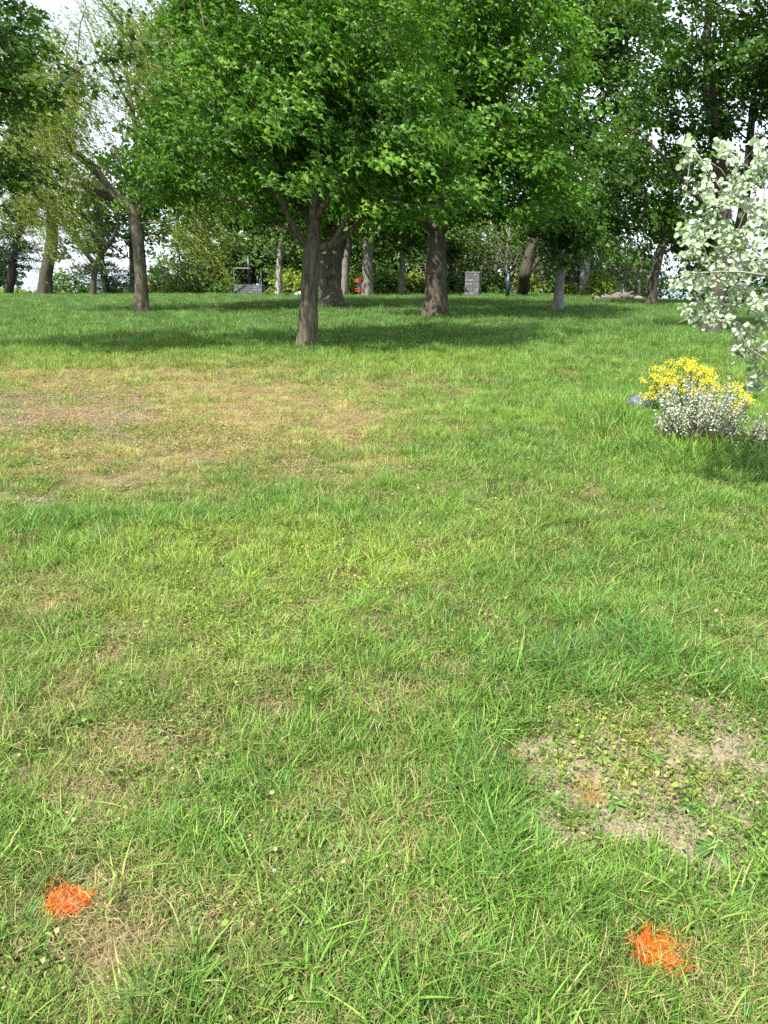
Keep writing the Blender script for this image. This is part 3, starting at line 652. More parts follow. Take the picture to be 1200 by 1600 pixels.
# --- big twin-trunk tree on the right
Y = gp(1110, 524)[1]
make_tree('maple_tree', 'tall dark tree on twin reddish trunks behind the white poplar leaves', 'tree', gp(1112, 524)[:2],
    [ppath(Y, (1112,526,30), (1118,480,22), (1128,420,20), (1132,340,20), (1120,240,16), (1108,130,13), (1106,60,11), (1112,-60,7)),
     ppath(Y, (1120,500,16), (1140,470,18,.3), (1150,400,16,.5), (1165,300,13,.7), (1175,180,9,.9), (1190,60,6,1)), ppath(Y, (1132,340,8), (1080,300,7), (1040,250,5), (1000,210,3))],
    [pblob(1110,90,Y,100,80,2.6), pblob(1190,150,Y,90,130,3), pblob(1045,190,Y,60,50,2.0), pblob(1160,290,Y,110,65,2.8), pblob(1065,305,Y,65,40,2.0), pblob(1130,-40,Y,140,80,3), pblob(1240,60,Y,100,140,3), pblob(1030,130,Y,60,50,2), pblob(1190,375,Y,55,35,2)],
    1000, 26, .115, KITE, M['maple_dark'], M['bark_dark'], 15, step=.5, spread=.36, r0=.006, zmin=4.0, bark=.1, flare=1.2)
# --- slim leaning tree and others on the right
Y = gp(1018, 478)[1]
make_tree('leaning_tree', 'slim tree leaning right just left of the white poplar leaves', 'tree', gp(1016, 478)[:2],
    [ppath(Y, (1016,480,13), (1022,440,12), (1030,400,11.5), (1036,370,11), (1046,330,8), (1050,250,6)), ppath(Y, (1035,372,6), (1022,340,5), (1000,300,4))],
    [pblob(1010,300,Y,65,40,3.6), pblob(1060,270,Y,60,50,3), pblob(955,225,Y,50,40,3.0)],
    260, 22, .24, KITE, M['maple_dark'], M['bark_dark'], 16, step=.9, spread=.7, r0=.012)
Y = gp(1080, 474)[1]
make_tree('leaning_tree', 'small thin dark tree half hidden left of the twin reddish trunks', 'tree', gp(1084, 475)[:2],
    [ppath(Y, (1084,476,9), (1082,450,8.5), (1078,425,8), (1068,395,6), (1045,370,4)), ppath(Y, (1080,430,5), (1100,400,4), (1115,370,3))],
    [pblob(1060,360,Y,50,25,2), pblob(1110,350,Y,40,30,2)], 120, 18, .22, KITE, M['maple_dark'], M['bark_dark'], 17, step=.9, spread=.6, r0=.014)
Y = gp(873, 485)[1]
make_tree('small_tree', 'short grey forked tree with a low dark leaf clump right of the thick maple', 'tree', gp(872, 486)[:2],
    [ppath(Y, (872,487,14), (874,450,13), (876,410,13.5), (868,375,8), (862,345,5)), ppath(Y, (876,412,8), (888,390,6), (900,365,4), (912,340,3))],
    [pblob(865,355,Y,32,26,1.6), pblob(905,365,Y,30,25,1.5), pblob(885,330,Y,40,28,1.8)], 170, 20, .19, KITE, M['maple_dark'], M['bark_grey'], 18, step=.6, spread=.5, r0=.011)
Y = 56
make_tree('tall_tree', 'tall dark tree with leaning forked base behind the right lawn', 'tree', gp(815, 461)[:2],
    [ppath(Y, (815,462,19), (820,430,17), (830,395,14), (850,340,13), (880,250,11), (910,120,8), (920,0,5)), ppath(Y, (818,440,11), (830,420,9), (845,400,8), (870,380,6))],
    [pblob(930,90,Y,75,110,5.5), pblob(900,230,Y,65,80,5), pblob(900,-20,Y,100,80,6), pblob(985,150,Y,45,60,4), pblob(970,40,Y,40,50,4)],
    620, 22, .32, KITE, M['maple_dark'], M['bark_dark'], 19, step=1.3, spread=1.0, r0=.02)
# --- willow
Y = gp(222, 490)[1]
qw = np.random.default_rng(21)
wb = gp(222, 490)
wseeds = [ppath(Y, (222,492,19), (221,450,18), (217,400,17), (213,350,18), (205,330,15), (190,315,14), (172,300,12), (150,265,11), (115,235,9), (60,205,6)),
          ppath(Y, (213,352,13), (210,335,11), (186,312,10,1), (150,302,8,1), (100,300,5,1)), ppath(Y, (172,300,8), (120,290,6,-1), (60,250,4,-1.5), (10,215,3,-2)),
          ppath(Y, (213,345,10), (222,290,9,1), (215,220,7,1.5), (200,130,5,2), (190,40,4,2)), ppath(Y, (217,300,7), (250,250,6,-1), (280,180,4,-1)), ppath(Y, (190,130,4), (150,80,3,1), (130,20,2,1))]
wa = attract([pblob(60,220,Y,110,85,4), pblob(70,300,Y,70,55,3), pblob(100,180,Y,60,60,3), pblob(225,120,Y,55,70,3), pblob(275,260,Y,45,60,3), pblob(200,20,Y,70,40,4), pblob(285,360,Y,45,28,2.4), pblob(60,150,Y,70,50,3), pblob(90,70,Y,50,50,3)], 640, qw, .4)
wpx, wpy = proj(wa[:, 0], wa[:, 1], wa[:, 2])
wa = wa[~((wpx > 95) & (wpx < 240) & (wpy > 165) & (wpy < 430)) & ~((np.abs(wpx-(95+(wpy-60)*.38)) < 12) & (wpy > 60))]
wseeds[0][0] = (wb[0], wb[1], -.1, wseeds[0][0][3])
pos, par, rad, tips, ns = skeleton(wseeds, wa, qw, .8)
rr, chains = limbs(pos, par, rad, .012)
wr = empty('willow_tree', (wb[0], wb[1], 0), 'yellow-green weeping willow with a bent trunk at the left', 'tree')
obj('trunk', wood_mesh('trunk', pos, rr, chains, M['bark'], org=(wb[0], wb[1], 0), flare=.4), wr)
tp = np.array([pos[i] for i in tips]); ns_ = 3; tp = np.repeat(tp, ns_, 0)+qw.normal(0, .30, (len(tp)*ns_, 3)); ln = 1.1+1.6*qw.random(len(tp)); K = 38
t = np.tile(np.linspace(0, 1, K), len(tp)); b0 = np.repeat(tp, K, 0); lnn = np.repeat(ln, K)
sw = np.repeat(.45+.45*qw.random(len(tp)), K); sy = np.repeat(qw.normal(0, .2, len(tp)), K)
P = b0+np.stack([lnn*sw*t**1.0*.9, lnn*sy*t, -lnn*t*.95+.12*lnn*np.sin(t*3)], 1)+qw.normal(0, .03, (len(b0), 3))
A = np.stack([sw+.15, sy, -np.ones(len(t))*.8], 1)+qw.normal(0, .25, (len(t), 3))
V, F, k = leafgeo(P, qw.normal(0, 1, (len(t), 3))+np.array([-.4, -.5, .6]), A, .16*(.7+.6*qw.random(len(t))), (SLIM[0]*np.array([1.0, 1.1]), SLIM[1]), .1, .2)
ti = np.clip(np.repeat(qw.normal(.45, .2, len(tp)), K)+qw.normal(0, .12, len(t)), 0, 1)
cr = obj('crown', mesh_np('crown', V-np.array([wb[0], wb[1], 0]), F, [M['willow']], {'tint': ('FLOAT', np.repeat(ti, k))}), wr); cr['kind'] = 'stuff'

# --- small bare forked tree, thick trunk, conifer at far left
def farbase(px, Y):
    x = at(px, 458, Y)[0]; return (x, Y)
Y = 62
make_tree('forked_tree', 'small dark almost leafless tree forking in a Y left of the willow', 'tree', farbase(144, Y),
    [ppath(Y, (144,458,8.5), (147,435,8), (149,415,8.5), (135,395,6), (120,365,5), (112,335,3.5), (108,300,2)), ppath(Y, (149,415,7), (162,395,6), (172,380,5.5), (184,355,4), (186,320,2))],
    [pblob(125,320,Y,35,35,2), pblob(175,330,Y,35,35,2), pblob(150,300,Y,50,30,2)], 150, 2, .22, KITE, M['bgleaf'], M['bark_dark'], 31, step=.8, spread=.5, r0=.022, flare=.3)
Y = 61
make_tree('old_tree', 'thick old trunk with dark crown at the far left', 'tree', farbase(70, Y),
    [ppath(Y, (70,460,20), (74,430,18), (79,395,17), (82,350,15), (75,250,10), (70,120,6))],
    [pblob(75,270,Y,55,60,4), pblob(55,180,Y,60,70,4), pblob(100,350,Y,25,30,2.5), pblob(30,90,Y,90,80,5)], 300, 18, .30, KITE, M['bgleaf'], M['bark_dark'], 32, flare=.4, step=1.2, spread=.9, r0=.02)
def conifer(name, label, px, Y, hpx, rpx, seed, lean=0):
    q = np.random.default_rng(seed); x = farbase(px, Y)[0]; z0 = hz(x, Y); k = mpp(Y); H = hpx*k; root = empty(name, (x, Y, z0), label, 'tree')
    mb = MB(); mb.tube([(lean*t*H, 0, t*H-.1) for t in np.linspace(0, 1, 8)], [k*6.5*(1-t)+.02 for t in np.linspace(0, 1, 8)], 8)
    Ps, As = [], []
    for i in range(95):
        h = H*(.12+.86*q.random()); a = q.random()*6.283; L_ = rpx*k*(1-h/H*.75)*(.6+.5*q.random()); p0 = np.array([lean*h, 0, h]); d = np.array([math.cos(a), math.sin(a), .12+.25*q.random()])
        pl = [p0+d*L_*t+np.array([0, 0, -.28*L_*t*t]) for t in (0, .35, .7, 1)]; mb.tube(pl, [.04, .03, .02, .008], 4, cap=False)
        for t in np.linspace(.2, 1, 15): c = p0+d*L_*t+np.array([0, 0, -.28*L_*t*t]); Ps += [c+q.normal(0, .12, 3) for _ in range(9)]; As += [d+q.normal(0, .8, 3) for _ in range(9)]
    mb.build('trunk', M['bark_dark'], root, True); Ps = np.array(Ps); As = np.array(As)
    V, F, kk = leafgeo(Ps, q.normal(0, 1, As.shape)+np.array([0, 0, .6]), As, .34*(.6+.6*q.random(len(Ps))), (SLIM[0], SLIM[1]), 0, .1)
    c = obj('crown', mesh_np('crown', V, F, [M['needle']], {'tint': ('FLOAT', np.repeat(q.random(len(Ps)), kk))}), root); c['kind'] = 'stuff'; return root
conifer('pine_tree', 'dark sparse pine leaning right at the left edge of the crest', 12, 63, 190, 52, 41, lean=.33)
conifer('pine_tree', 'dark layered pine behind the small Y-shaped tree', 168, 72, 170, 50, 42, lean=-.05)
conifer('pine_tree', 'dark pine low behind the broad brown thicket at right', 905, 72, 150, 60, 43)

# --- straight trunks standing along the crest
def crest_tree(nm, label, px, py, Y, wpx, top, lean, bl, seed, bm, lm=M['bgleaf'], nat=200, K=20, **kw):
    kw.setdefault('flare', .15)
    x = at(px, py, Y)[0]
    return make_tree(nm, label, 'tree', (x, Y), [ppath(Y, (px,py,wpx), (px+lean*.25,py-(py-top)*.25,wpx*.9), (px+lean*.6,py-(py-top)*.6,wpx*.75), (px+lean,top,wpx*.45))],
        bl, nat, K, .30, KITE, lm, bm, seed, step=1.2, spread=.9, r0=.02, **kw)
Y = 60
crest_tree('pale_tree', 'slender pale-barked tree beside the stone platform on the crest', 434, 458, 61, 9, 250, 14, [pblob(445,330,61,45,45,4), pblob(450,250,61,60,60,4)], 51, M['bark_pale'])
crest_tree('grey_tree', 'thin grey trunk seen between the two maples in the middle', 502, 458, 62, 9, 250, 4, [pblob(505,300,62,50,60,4)], 52, M['bark_grey'])
crest_tree('grey_tree', 'tall leaning trunk right against the broad old maple', 536, 458, 60, 14, 200, 22, [pblob(570,260,60,60,80,5)], 53, M['bark_grey'])
crest_tree('grey_tree', 'stout light grey trunk right behind the disc golf basket', 574, 458, 59, 16, 150, 6, [pblob(590,250,59,80,110,6)], 54, M['bark_grey'], nat=260)
crest_tree('grey_tree', 'slender grey trunk between the disc golf basket and thick maple', 626, 460, 62, 9, 280, 9, [pblob(640,330,62,50,50,4)], 55, M['bark_grey'])
crest_tree('dark_tree', 'thin dark trunk just behind the willow trunk', 206, 457, 68, 7, 250, -2, [pblob(200,300,68,60,60,5)], 56, M['bark_dark'])
crest_tree('dark_tree', 'dark slim tree left of the stone pillar', 703, 459, 70, 7, 300, 6, [pblob(700,350,70,50,35,4)], 57, M['bark_dark'])
crest_tree('grey_tree', 'pair-like grey trunk leaning behind the round green bush', 893, 460, 66, 10, 300, 6, [pblob(890,310,66,50,45,4)], 58, M['bark_dark'])
Y = 58
make_tree('crooked_tree', 'old crooked tree with bare twisting branches above the round bush', 'tree', farbase(912, Y),
    [ppath(Y, (912,460,14), (915,410,13), (922,365,12), (940,340,11), (958,325,9), (968,300,7), (960,270,5), (955,225,3)), ppath(Y, (935,345,6), (945,300,5), (940,270,4), (950,240,3)), ppath(Y, (955,325,6), (985,330,4), (1010,350,3))],
    [pblob(950,270,Y,50,50,4), pblob(1000,330,Y,45,35,3), pblob(930,220,Y,45,30,3)], 260, 3, .22, KITE, M['bgleaf'], M['bark_grey'], 59, step=.9, spread=.6, r0=.02, flare=.4)

# --- prototypes for the wood beyond the crest
def proto(name, label, base, H, rad, crown0, nat, K, size, lm, bm, seed, r0=.025, **kw):
    x, y = base; z0 = hz(x, y); q = random.Random(seed)
    bl = [(x, y, z0+H*(crown0+1)/2, rad, rad, H*(1-crown0)/2)]
    for i in range(5):
        a = q.random()*6.28; hh = q.uniform(crown0+.1, .85); rr_ = rad*q.uniform(.4, .6)
        bl.append((x+math.cos(a)*rad*.6, y+math.sin(a)*rad*.6, z0+H*hh, rr_, rr_, rr_*.9))
    return make_tree(name, label, 'tree', base, [[(x,y,z0,.30),(x+.2,y,z0+H*.3,.24),(x-.2,y,z0+H*.6,.16),(x,y,z0+H*.92,.05)]], bl, nat, K, size, KITE, lm, bm, seed, step=1.3, spread=.95, r0=r0, shell=.5, **kw)
pA = proto('broadleaf_tree', 'full green tree far behind the stone platform', farbase(395, 86), 15, 5.2, .12, 420, 26, .36, M['bgleaf'], M['bark_dark'], 61)
pB = proto('broadleaf_tree', 'full green tree far behind the slender grey trunk', farbase(650, 84), 17, 5.6, .10, 420, 26, .36, M['bgleaf'], M['bark_dark'], 62)
pC = proto('bare_tree', 'brown nearly bare thicket tree left of the stone pillar', farbase(705, 74), 8, 3.2, .12, 420, 2, .26, M['bgleaf'], M['bark_grey'], 63, r0=.022)
pD = proto('dark_tree', 'dark bushy tree right behind the crooked bare branches', farbase(960, 80), 13, 4.6, .06, 380, 26, .34, M['maple_dark'], M['bark_dark'], 64)
GR = 'trees of the wood beyond the crest'
for o in (pA, pB, pC, pD): o['group'] = GR
def far_copy(o, px, Y, s, rz, label):
    x, y = farbase(px, Y); return copy_tree(o, (x, y, hz(x, y)), rz, s, label, GR)
for (o, px, Yy, s, rz, lb) in [
    (pA, 250, 92, (.8,.62), 1.1, 'light green tree seen just right of the willow trunk'),
    (pB, 325, 88, (.9,.85), 2.0, 'leafy green tree behind the lowest willow strands'),
    (pB, 470, 90, (1,1.0), 4.0, 'green tree filling the gap left of the nearest maple trunk'),
    (pA, 555, 82, (1,1.1), 3.0, 'green tree filling the gap behind the disc golf basket'),
    (pA, 610, 96, (1.1,1.3), 5.2, 'taller green tree deep behind the stout grey trunk'),
    (pA, 760, 88, (1,1.0), .6, 'green tree behind the stone pillar'),
    (pB, 850, 90, (1,1.15), 1.7, 'green tree behind the forked leaning base'),
    (pD, 870, 82, (.9,.7), 2.6, 'dark low tree right behind the short grey forked tree'),
    (pB, 1010, 88, (.8,.62), .9, 'green tree behind the slim leaning tree'),
    (pD, 1070, 80, (.9,.55), 1.2, 'dark low tree behind the small thin dark tree'),
    (pB, 1125, 70, (.8,.75), 2.2, 'green tree behind the twin reddish trunks'),
    (pB, 945, 96, (1,1.25), 3.9, 'tall green tree deep behind the rock pile'),
    (pD, 1180, 74, (.9,.6), 3.3, 'dark tree low behind the white poplar leaves'),
    (pA, 1290, 60, (1,1.2), 2.3, 'green tree just beyond the right edge'),
    (pA, 118, 92, (.6,.40), 5.5, 'low green tree behind the Y-shaped tree'),
    (pA, -60, 80, (1,1.1), 5.0, 'green tree just beyond the left edge'),
    (pD, 520, 110, (1.3,1.5), .3, 'tall tree deep in the wood behind both maple trunks'),
    (pC, 790, 72, (.9,.9), 1.3, 'brown nearly bare thicket tree right of the stone pillar'),
    (pC, 850, 70, (.9,1.0), 2.9, 'brown nearly bare tangled tree left of the short grey forked tree'),
    (pC, 285, 74, (.9,.75), 4.1, 'grey leafless tree seen under the willow strands'),
    (pC, 735, 80, (1.1,1.1), 5.1, 'brown bare treetop rising over the stone pillar'),
    (pC, 1000, 72, (1,1.5), .2, 'tall bare-branched tree above the rock pile'),
    (pC, 955, 66, (.9,1.7), 3.7, 'tall bare tree against the sky behind the crooked tree')]:
    far_copy(o, px, Yy, s, rz, lb)

# --- bushes along the crest
def bush(name, label, px, Y, wpx, hpx, n, size, lm, seed, tmpl=KITE, tm=M['twig'], group=None, cat='bush', loc=None):
    q = np.random.default_rng(seed); x, y = farbase(px, Y) if loc is None else loc; z0 = hz(x, y); k = mpp(Y); rx, h = wpx*k*.5, hpx*k
    root = empty(name, (x, y, z0), label, cat, group); mb = MB()
    for i in range(14):
        a = q.random()*6.283; e = np.array([math.cos(a)*rx*.6, math.sin(a)*rx*.6, h*(.4+.4*q.random())]); mb.tube([(0,0,-.05), e*np.array([.3,.3,.5]), e], [.03, .02, .008], 4, cap=False)
    mb.build('stems' if False else 'stem', tm, root)
    nc = max(8, n//22); d = q.normal(0, 1, (nc, 3)); d[:, 2] = np.abs(d[:, 2]); d /= np.linalg.norm(d, axis=1)[:, None]
    c = d*np.array([rx, rx, h])*(.72+.25*q.random((nc, 1))); P = np.repeat(c, 22, 0)+q.normal(0, 1, (nc*22, 3))*np.array([rx, rx, h])*.11; P[:, 2] = np.abs(P[:, 2])
    V, F, kk = leafgeo(P, np.repeat(d, 22, 0)+q.normal(0, .6, P.shape)+np.array([0,0,.3]), q.normal(0, 1, P.shape), size*(.6+.7*q.random(len(P))), tmpl)
    ti = np.clip(np.repeat(q.normal(.45, .2, nc), 22)+q.normal(0, .15, len(P)), 0, 1)
    f = obj('foliage', mesh_np('foliage', V, F, [lm], {'tint': ('FLOAT', np.repeat(ti, kk))}), root); f['kind'] = 'stuff'; return root
bush('round_bush', 'rounded yellow-green bush left of the rock pile', 935, 58, 52, 33, 5200, .13, M['bushleaf'], 71)
bush('low_bush', 'small yellow-green bush just right of the short grey forked tree', 892, 60, 28, 16, 1800, .13, M['bushleaf'], 72)
bush('dark_bush', 'dark green bush between leaning trunk and thin dark tree', 1048, 58, 46, 40, 3600, .18, M['maple_dark'], 73)
bush('reddish_bush', 'low brownish bush directly right of the rock pile', 988, 59, 30, 20, 1500, .13, M['bushleaf'], 74)
bush('low_bush', 'small bright green bush left of the disc golf basket', 545, 62, 26, 15, 1500, .16, M['bushleaf'], 75)
ub = [(20, 72, 60, 20), (105, 74, 70, 50), (185, 74, 60, 36), (250, 72, 60, 34), (310, 72, 60, 44), (350, 70, 40, 30), (455, 72, 60, 50), (520, 74, 60, 60), (600, 70, 60, 46), (645, 70, 50, 36), (700, 69, 60, 30), (762, 70, 46, 36), (840, 72, 70, 50), (905, 74, 70, 60), (960, 72, 60, 50), (1010, 70, 50, 44), (1160, 60, 60, 30), (1215, 56, 60, 34)]
un = ['at the far left beneath the leaning pine', 'behind the small Y-shaped tree', 'between Y-shaped tree and willow trunk', 'just right of the willow trunk', 'under the hanging willow strands', 'left of the stone platform', 'right of the slender pale-barked tree', 'behind the broad old maple trunk', 'right of the stout light grey trunk', 'left of the thick maple trunk', 'left of the stone pillar', 'right of the stone pillar', 'behind the forked leaning base', 'behind the small yellow-green bush', 'behind the rock pile', 'behind the slim leaning trunk', 'behind the twin reddish trunks', 'at the right edge behind the poplar leaves']
for i, ((px, Yy, wd_, h_), lb) in enumerate(zip(ub, un)):
    bush('undergrowth_bush', 'leafy green undergrowth ' + lb, px, Yy, wd_*1.25, h_, 1700, .30, M['bgleaf'] if i % 3 else M['bushleaf'], 80+i, group='undergrowth along the crest')

# ------------------------------------------------------------------ stone pillar
Yp = 58; bx = at(739, 461, Yp); k = mpp(Yp); z0 = hz(bx[0], Yp)
pil = empty('stone_pillar', (bx[0], Yp, z0), 'square grey stone pillar standing on the crest right of the thick maple', 'pillar'); pil.rotation_euler = (0, 0, R(-17))
W_, H_ = 1.02, 1.72
mb = MB(); mb.box((0, 0, H_/2-.05), (W_-.08, W_-.08, H_+.02)); mb.build('core', M['mortar'], pil)
mb = MB(); mb.box((0, 0, H_+.03), (W_+.08, W_+.08, .12), .01); mb.build('cap', M['stone'], pil, bevel=.015)
rs = random.Random(5); zc = 0
while zc < H_-.08:
    hh = rs.uniform(.11, .2); hh = min(hh, H_-zc)
    for f in range(4):
        u = -W_/2
        while u < W_/2-.02:
            ww = min(rs.uniform(.18, .42), W_/2-u)
            if W_/2-(u+ww) < .1: ww = W_/2-u
            mb = MB(); mb.box((0, 0, 0), (ww-.018, .10, hh-.018), .008)
            o = mb.build('stone', rs.choice([M['stone'], M['stone'], M['stone_light'], M['stone_pink']]), pil, bevel=.01)
            a = f*math.pi/2; d = -(W_/2-.03+rs.uniform(0, .02)); cx, cy = u+ww/2, d
            o.location = (cx*math.cos(a)-cy*math.sin(a), cx*math.sin(a)+cy*math.cos(a), zc+hh/2); o.rotation_euler = (0, 0, a); u += ww
    zc += hh

# ------------------------------------------------------------------ stone platform with pipe frame and posts
Yp = 61; k = mpp(Yp); bx = at(390, 457, Yp); z0 = hz(bx[0], Yp); ox = bx[0]
pl_ = empty('stone_platform', (ox, Yp, z0), 'low grey stone platform left of the slender pale-barked tree', 'platform')
Wp, Hp = 40*k, 12*k+.1
mb = MB(); mb.box((0, 0, Hp/2-.05), (Wp-.06, 1.1, Hp)); mb.build('core', M['mortar'], pl_)
for j in range(4):
    u = -Wp/2; hh = Hp/4
    while u < Wp/2-.02:
        ww = min(rs.uniform(.3, .7), Wp/2-u); mb = MB(); mb.box((0, 0, 0), (ww-.02, .14, hh-.02), .008)
        o = mb.build('stone', rs.choice([M['stone'], M['stone_light']]), pl_, bevel=.01); o.location = (u+ww/2, -.56-rs.uniform(0, .02), j*hh+hh/2); u += ww
mb = MB(); mb.box((0, 0, Hp+.03), (Wp+.06, 1.3, .07), .008); mb.build('slab', M['stone'], pl_, bevel=.01)
zt = z0+Hp+.065
po = empty('iron_post', (at(390,440,Yp)[0], Yp, zt), 'tall thick black post with a grey collar on the stone platform', 'post')
mb = MB(); mb.tube([(0,0,0),(0,0,2.2)], [.14,.13], 14); mb.build('shaft', M['black'], po, True)
mb = MB(); mb.tube([(0,0,1.18),(0,0,1.30)], [.22,.22], 14); mb.build('collar', M['stone'], po)
mb = MB(); mb.tube([(0,0,0),(0,0,.08)], [.2,.18], 14); mb.build('foot', M['black'], po)
po = empty('iron_post', (at(403,440,Yp)[0], Yp, zt), 'short black post on a white foot on the stone platform', 'post')
mb = MB(); mb.tube([(0,0,.08),(0,0,.68)], [.10,.09], 12); mb.build('shaft', M['black'], po, True)
mb = MB(); mb.box((0,0,.04), (.28,.28,.08)); mb.build('foot', M['white'], po)
fr = empty('pipe_frame', (ox, Yp-.5, zt), 'thin galvanised pipe frame around the platform posts', 'frame')
for s in (-1, 1):
    mb = MB(); mb.tube([(s*(Wp/2-.05),0,0),(s*(Wp/2-.05),0,1.25)], [.03,.03], 8); mb.build('upright', M['galv'], fr)
mb = MB(); mb.tube([(-Wp/2+.05,0,1.25),(.05,0,1.25)], [.022,.022], 8); mb.build('rail', M['galv'], fr)
g0 = at(352, 456, Yp); mb = MB(); g1 = at(386, 420, Yp)
o = MB(); o.tube([(0,0,-.1),(g1[0]-g0[0],-.4,g1[2]-z0)], [.045,.04], 8); o = o.build('leaning_pole', M['black'])
o.location = (g0[0], Yp-.75, z0); tag(o, 'dark pole slanting against the left side of the pipe frame', 'pole')
g = at(470, 455, 60); 
def rock(name, label, loc, s, m, seed, cat='rock', parent=None, group=None):
    q = np.random.default_rng(seed); import bmesh; bm = bmesh.new(); bmesh.ops.create_icosphere(bm, subdivisions=3, radius=1)
    for v in bm.verts:
        c = v.co; nn = float(fbm(np.array([c.x*1.6+seed]), np.array([c.y*1.6+c.z*1.3]), seed % 9)[0]); v.co = c*(.72+.55*nn); v.co.x *= s[0]; v.co.y *= s[1]; v.co.z *= s[2]
        v.co.z = max(v.co.z, -s[2]*.4)
    me = bpy.data.meshes.new(name); bm.to_mesh(me); bm.free(); me.materials.append(m); me.polygons.foreach_set('use_smooth', [True]*len(me.polygons))
    o = obj(name, me, parent, loc)
    if label: tag(o, label, cat, group)
    return o
rock('white_rock', 'small white rock on the crest left of the nearest maple trunk', (g[0], 60, hz(g[0], 60)+.1), (.55,.4,.28), M['white'], 3)

# ------------------------------------------------------------------ disc golf basket
Yp = 57; b_ = at(561, 460, Yp); z0 = hz(b_[0], Yp); dg = empty('disc_golf_basket', (b_[0], Yp, z0), 'red-banded disc golf basket in front of the stout grey trunk', 'disc golf basket')
def ring(mb, r, z, t, n=20): mb.tube([(r*math.cos(a), r*math.sin(a), z) for a in np.linspace(0, 6.283, n)], [t]*n, 5, cap=False)
mb = MB(); mb.tube([(0,0,-.05),(0,0,1.28)], [.03,.03], 10); mb.build('pole', M['galv'], dg)
mb = MB()
for zz, r in ((1.08,.29),(1.25,.29)): ring(mb, r, zz, .012)
a_ = np.linspace(0, 2*np.pi, 25)[:-1]; Vb = [(.285*math.cos(a), .285*math.sin(a), zz) for zz in (1.07, 1.26) for a in a_]+[(0,0,1.30)]
mb.add(Vb, [(i, (i+1)%24, 24+(i+1)%24, 24+i) for i in range(24)]+[(24+i, 24+(i+1)%24, 48) for i in range(24)]); mb.build('band', M['red'], dg)
mb = MB()
for i in range(12):
    a = i*math.pi/6; mb.tube([(.26*math.cos(a),.26*math.sin(a),1.1),(.17*math.cos(a),.17*math.sin(a),.85),(.05*math.cos(a),.05*math.sin(a),.62)], [.009]*3, 4, cap=False)
mb.build('chain', M['galv'], dg)
mb = MB()
for zz, r in ((.62,.32),(.42,.32),(.42,.2)): ring(mb, r, zz, .012)
for i in range(18):
    a = i*math.pi/9; mb.tube([(.32*math.cos(a),.32*math.sin(a),.62),(.32*math.cos(a),.32*math.sin(a),.42),(.03*math.cos(a),.03*math.sin(a),.40)], [.008]*3, 4, cap=False)
mb.build('basket', M['red'], dg)
# dark blue post
b_ = at(793, 461, 56); po = empty('dark_post', (b_[0], 56, hz(b_[0], 56)), 'slim dark blue post left of the leaning forked base', 'post')
mb = MB(); mb.tube([(0,0,-.05),(0,0,1.75)], [.16,.13], 14); mb.build('shaft', M['navy'], po, True)
mb = MB(); mb.tube([(0,0,1.75),(0,0,1.85)], [.15,.06], 14); mb.build('cap', M['black'], po, True)

# ------------------------------------------------------------------ rock pile with logs
Yp = 50; c0 = at(968, 466, Yp); z0 = hz(c0[0], Yp); pile = empty('rock_pile', (c0[0], Yp, z0), 'low pile of pale rocks and old logs right of the round bush', 'rock pile')
rs = random.Random(9)
for i in range(20):
    x_ = rs.gauss(0, .62); s = rs.uniform(.14, .34); rock('rock', None, (x_, rs.uniform(-.4,.4), .10+.30*rs.random()*(1-min(1,abs(x_)/1.3))), (s*1.3, s, s*.75), rs.choice([M['stone_pink'], M['stone_light'], M['stone'], M['log']]), 20+i, parent=pile)
for i, (xa, za, xb, zb, r_) in enumerate([(-1.5,.06,-.1,.22,.07),(-.9,.12,.7,.30,.08),(-.2,.15,1.4,.10,.07),(.1,.25,.75,.55,.07),(-1.2,.20,.2,.10,.05)]):
    mb = MB(); mb.tube([(xa,-.2*i+.3,za),((xa+xb)/2,-.2*i+.32,(za+zb)/2+.02),(xb,-.2*i+.25,zb)], [r_,r_*.95,r_*.8], 9); mb.build('log', M['log'], pile, True)

# ------------------------------------------------------------------ white poplar branches from the right
q = np.random.default_rng(91)
pbx = (3.75, 5.6); Yq = 5.3
seeds = [[(pbx[0], pbx[1], -.1, .09), (pbx[0]-.05, 5.55, .8, .08), (pbx[0]-.1, 5.5, 1.6, .065), (pbx[0]-.1, 5.5, 2.6, .045), (pbx[0]+.05, 5.5, 3.6, .02)],
         ppath(Yq, (1400,420,8), (1270,380,6), (1190,340,5), (1130,300,4), (1095,250,2.6), (1075,222,1.6)),
         ppath(Yq, (1400,460,8), (1260,440,6,-.3), (1160,425,4,-.4), (1100,425,3,-.4), (1052,432,1.6,-.4)),
         ppath(Yq, (1400,530,8), (1280,490,6,.1), (1180,470,4,.1), (1110,485,3,.1), (1058,505,1.6,.1)),
         ppath(Yq, (1400,560,8), (1290,570,6,-.5), (1215,575,4,-.6), (1170,545,2.6,-.6), (1145,505,1.8,-.6)),
         ppath(Yq, (1400,350,8), (1260,300,5,.3), (1180,270,3.5,.3), (1135,235,2,.3))]
atl = []
reg = [(1150,330,60,60,44),(1180,420,60,70,58),(1110,400,50,60,26),(1100,290,30,45,13),(1185,260,40,40,18),(1080,440,34,16,14),(1120,480,60,22,26),(1090,500,34,10,10),(1180,520,40,40,30),(1190,590,30,30,16),(1160,545,30,14,10),(1230,400,60,130,60),(1072,232,8,26,9),(1128,232,10,24,9),(1195,235,14,20,8),(1080,370,24,28,14)]
for (a, b2, rx, ry, n_) in reg:
    for i in range(n_):
        t = q.random()*6.283; s = math.sqrt(q.random()); atl.append(at(a+rx*s*math.cos(t), b2+ry*s*math.sin(t), Yq+q.normal(0, .28)))
atl = np.array(atl)
pos, par, rad, tips, ns = skeleton(seeds, atl, q, .09, .35, .05)
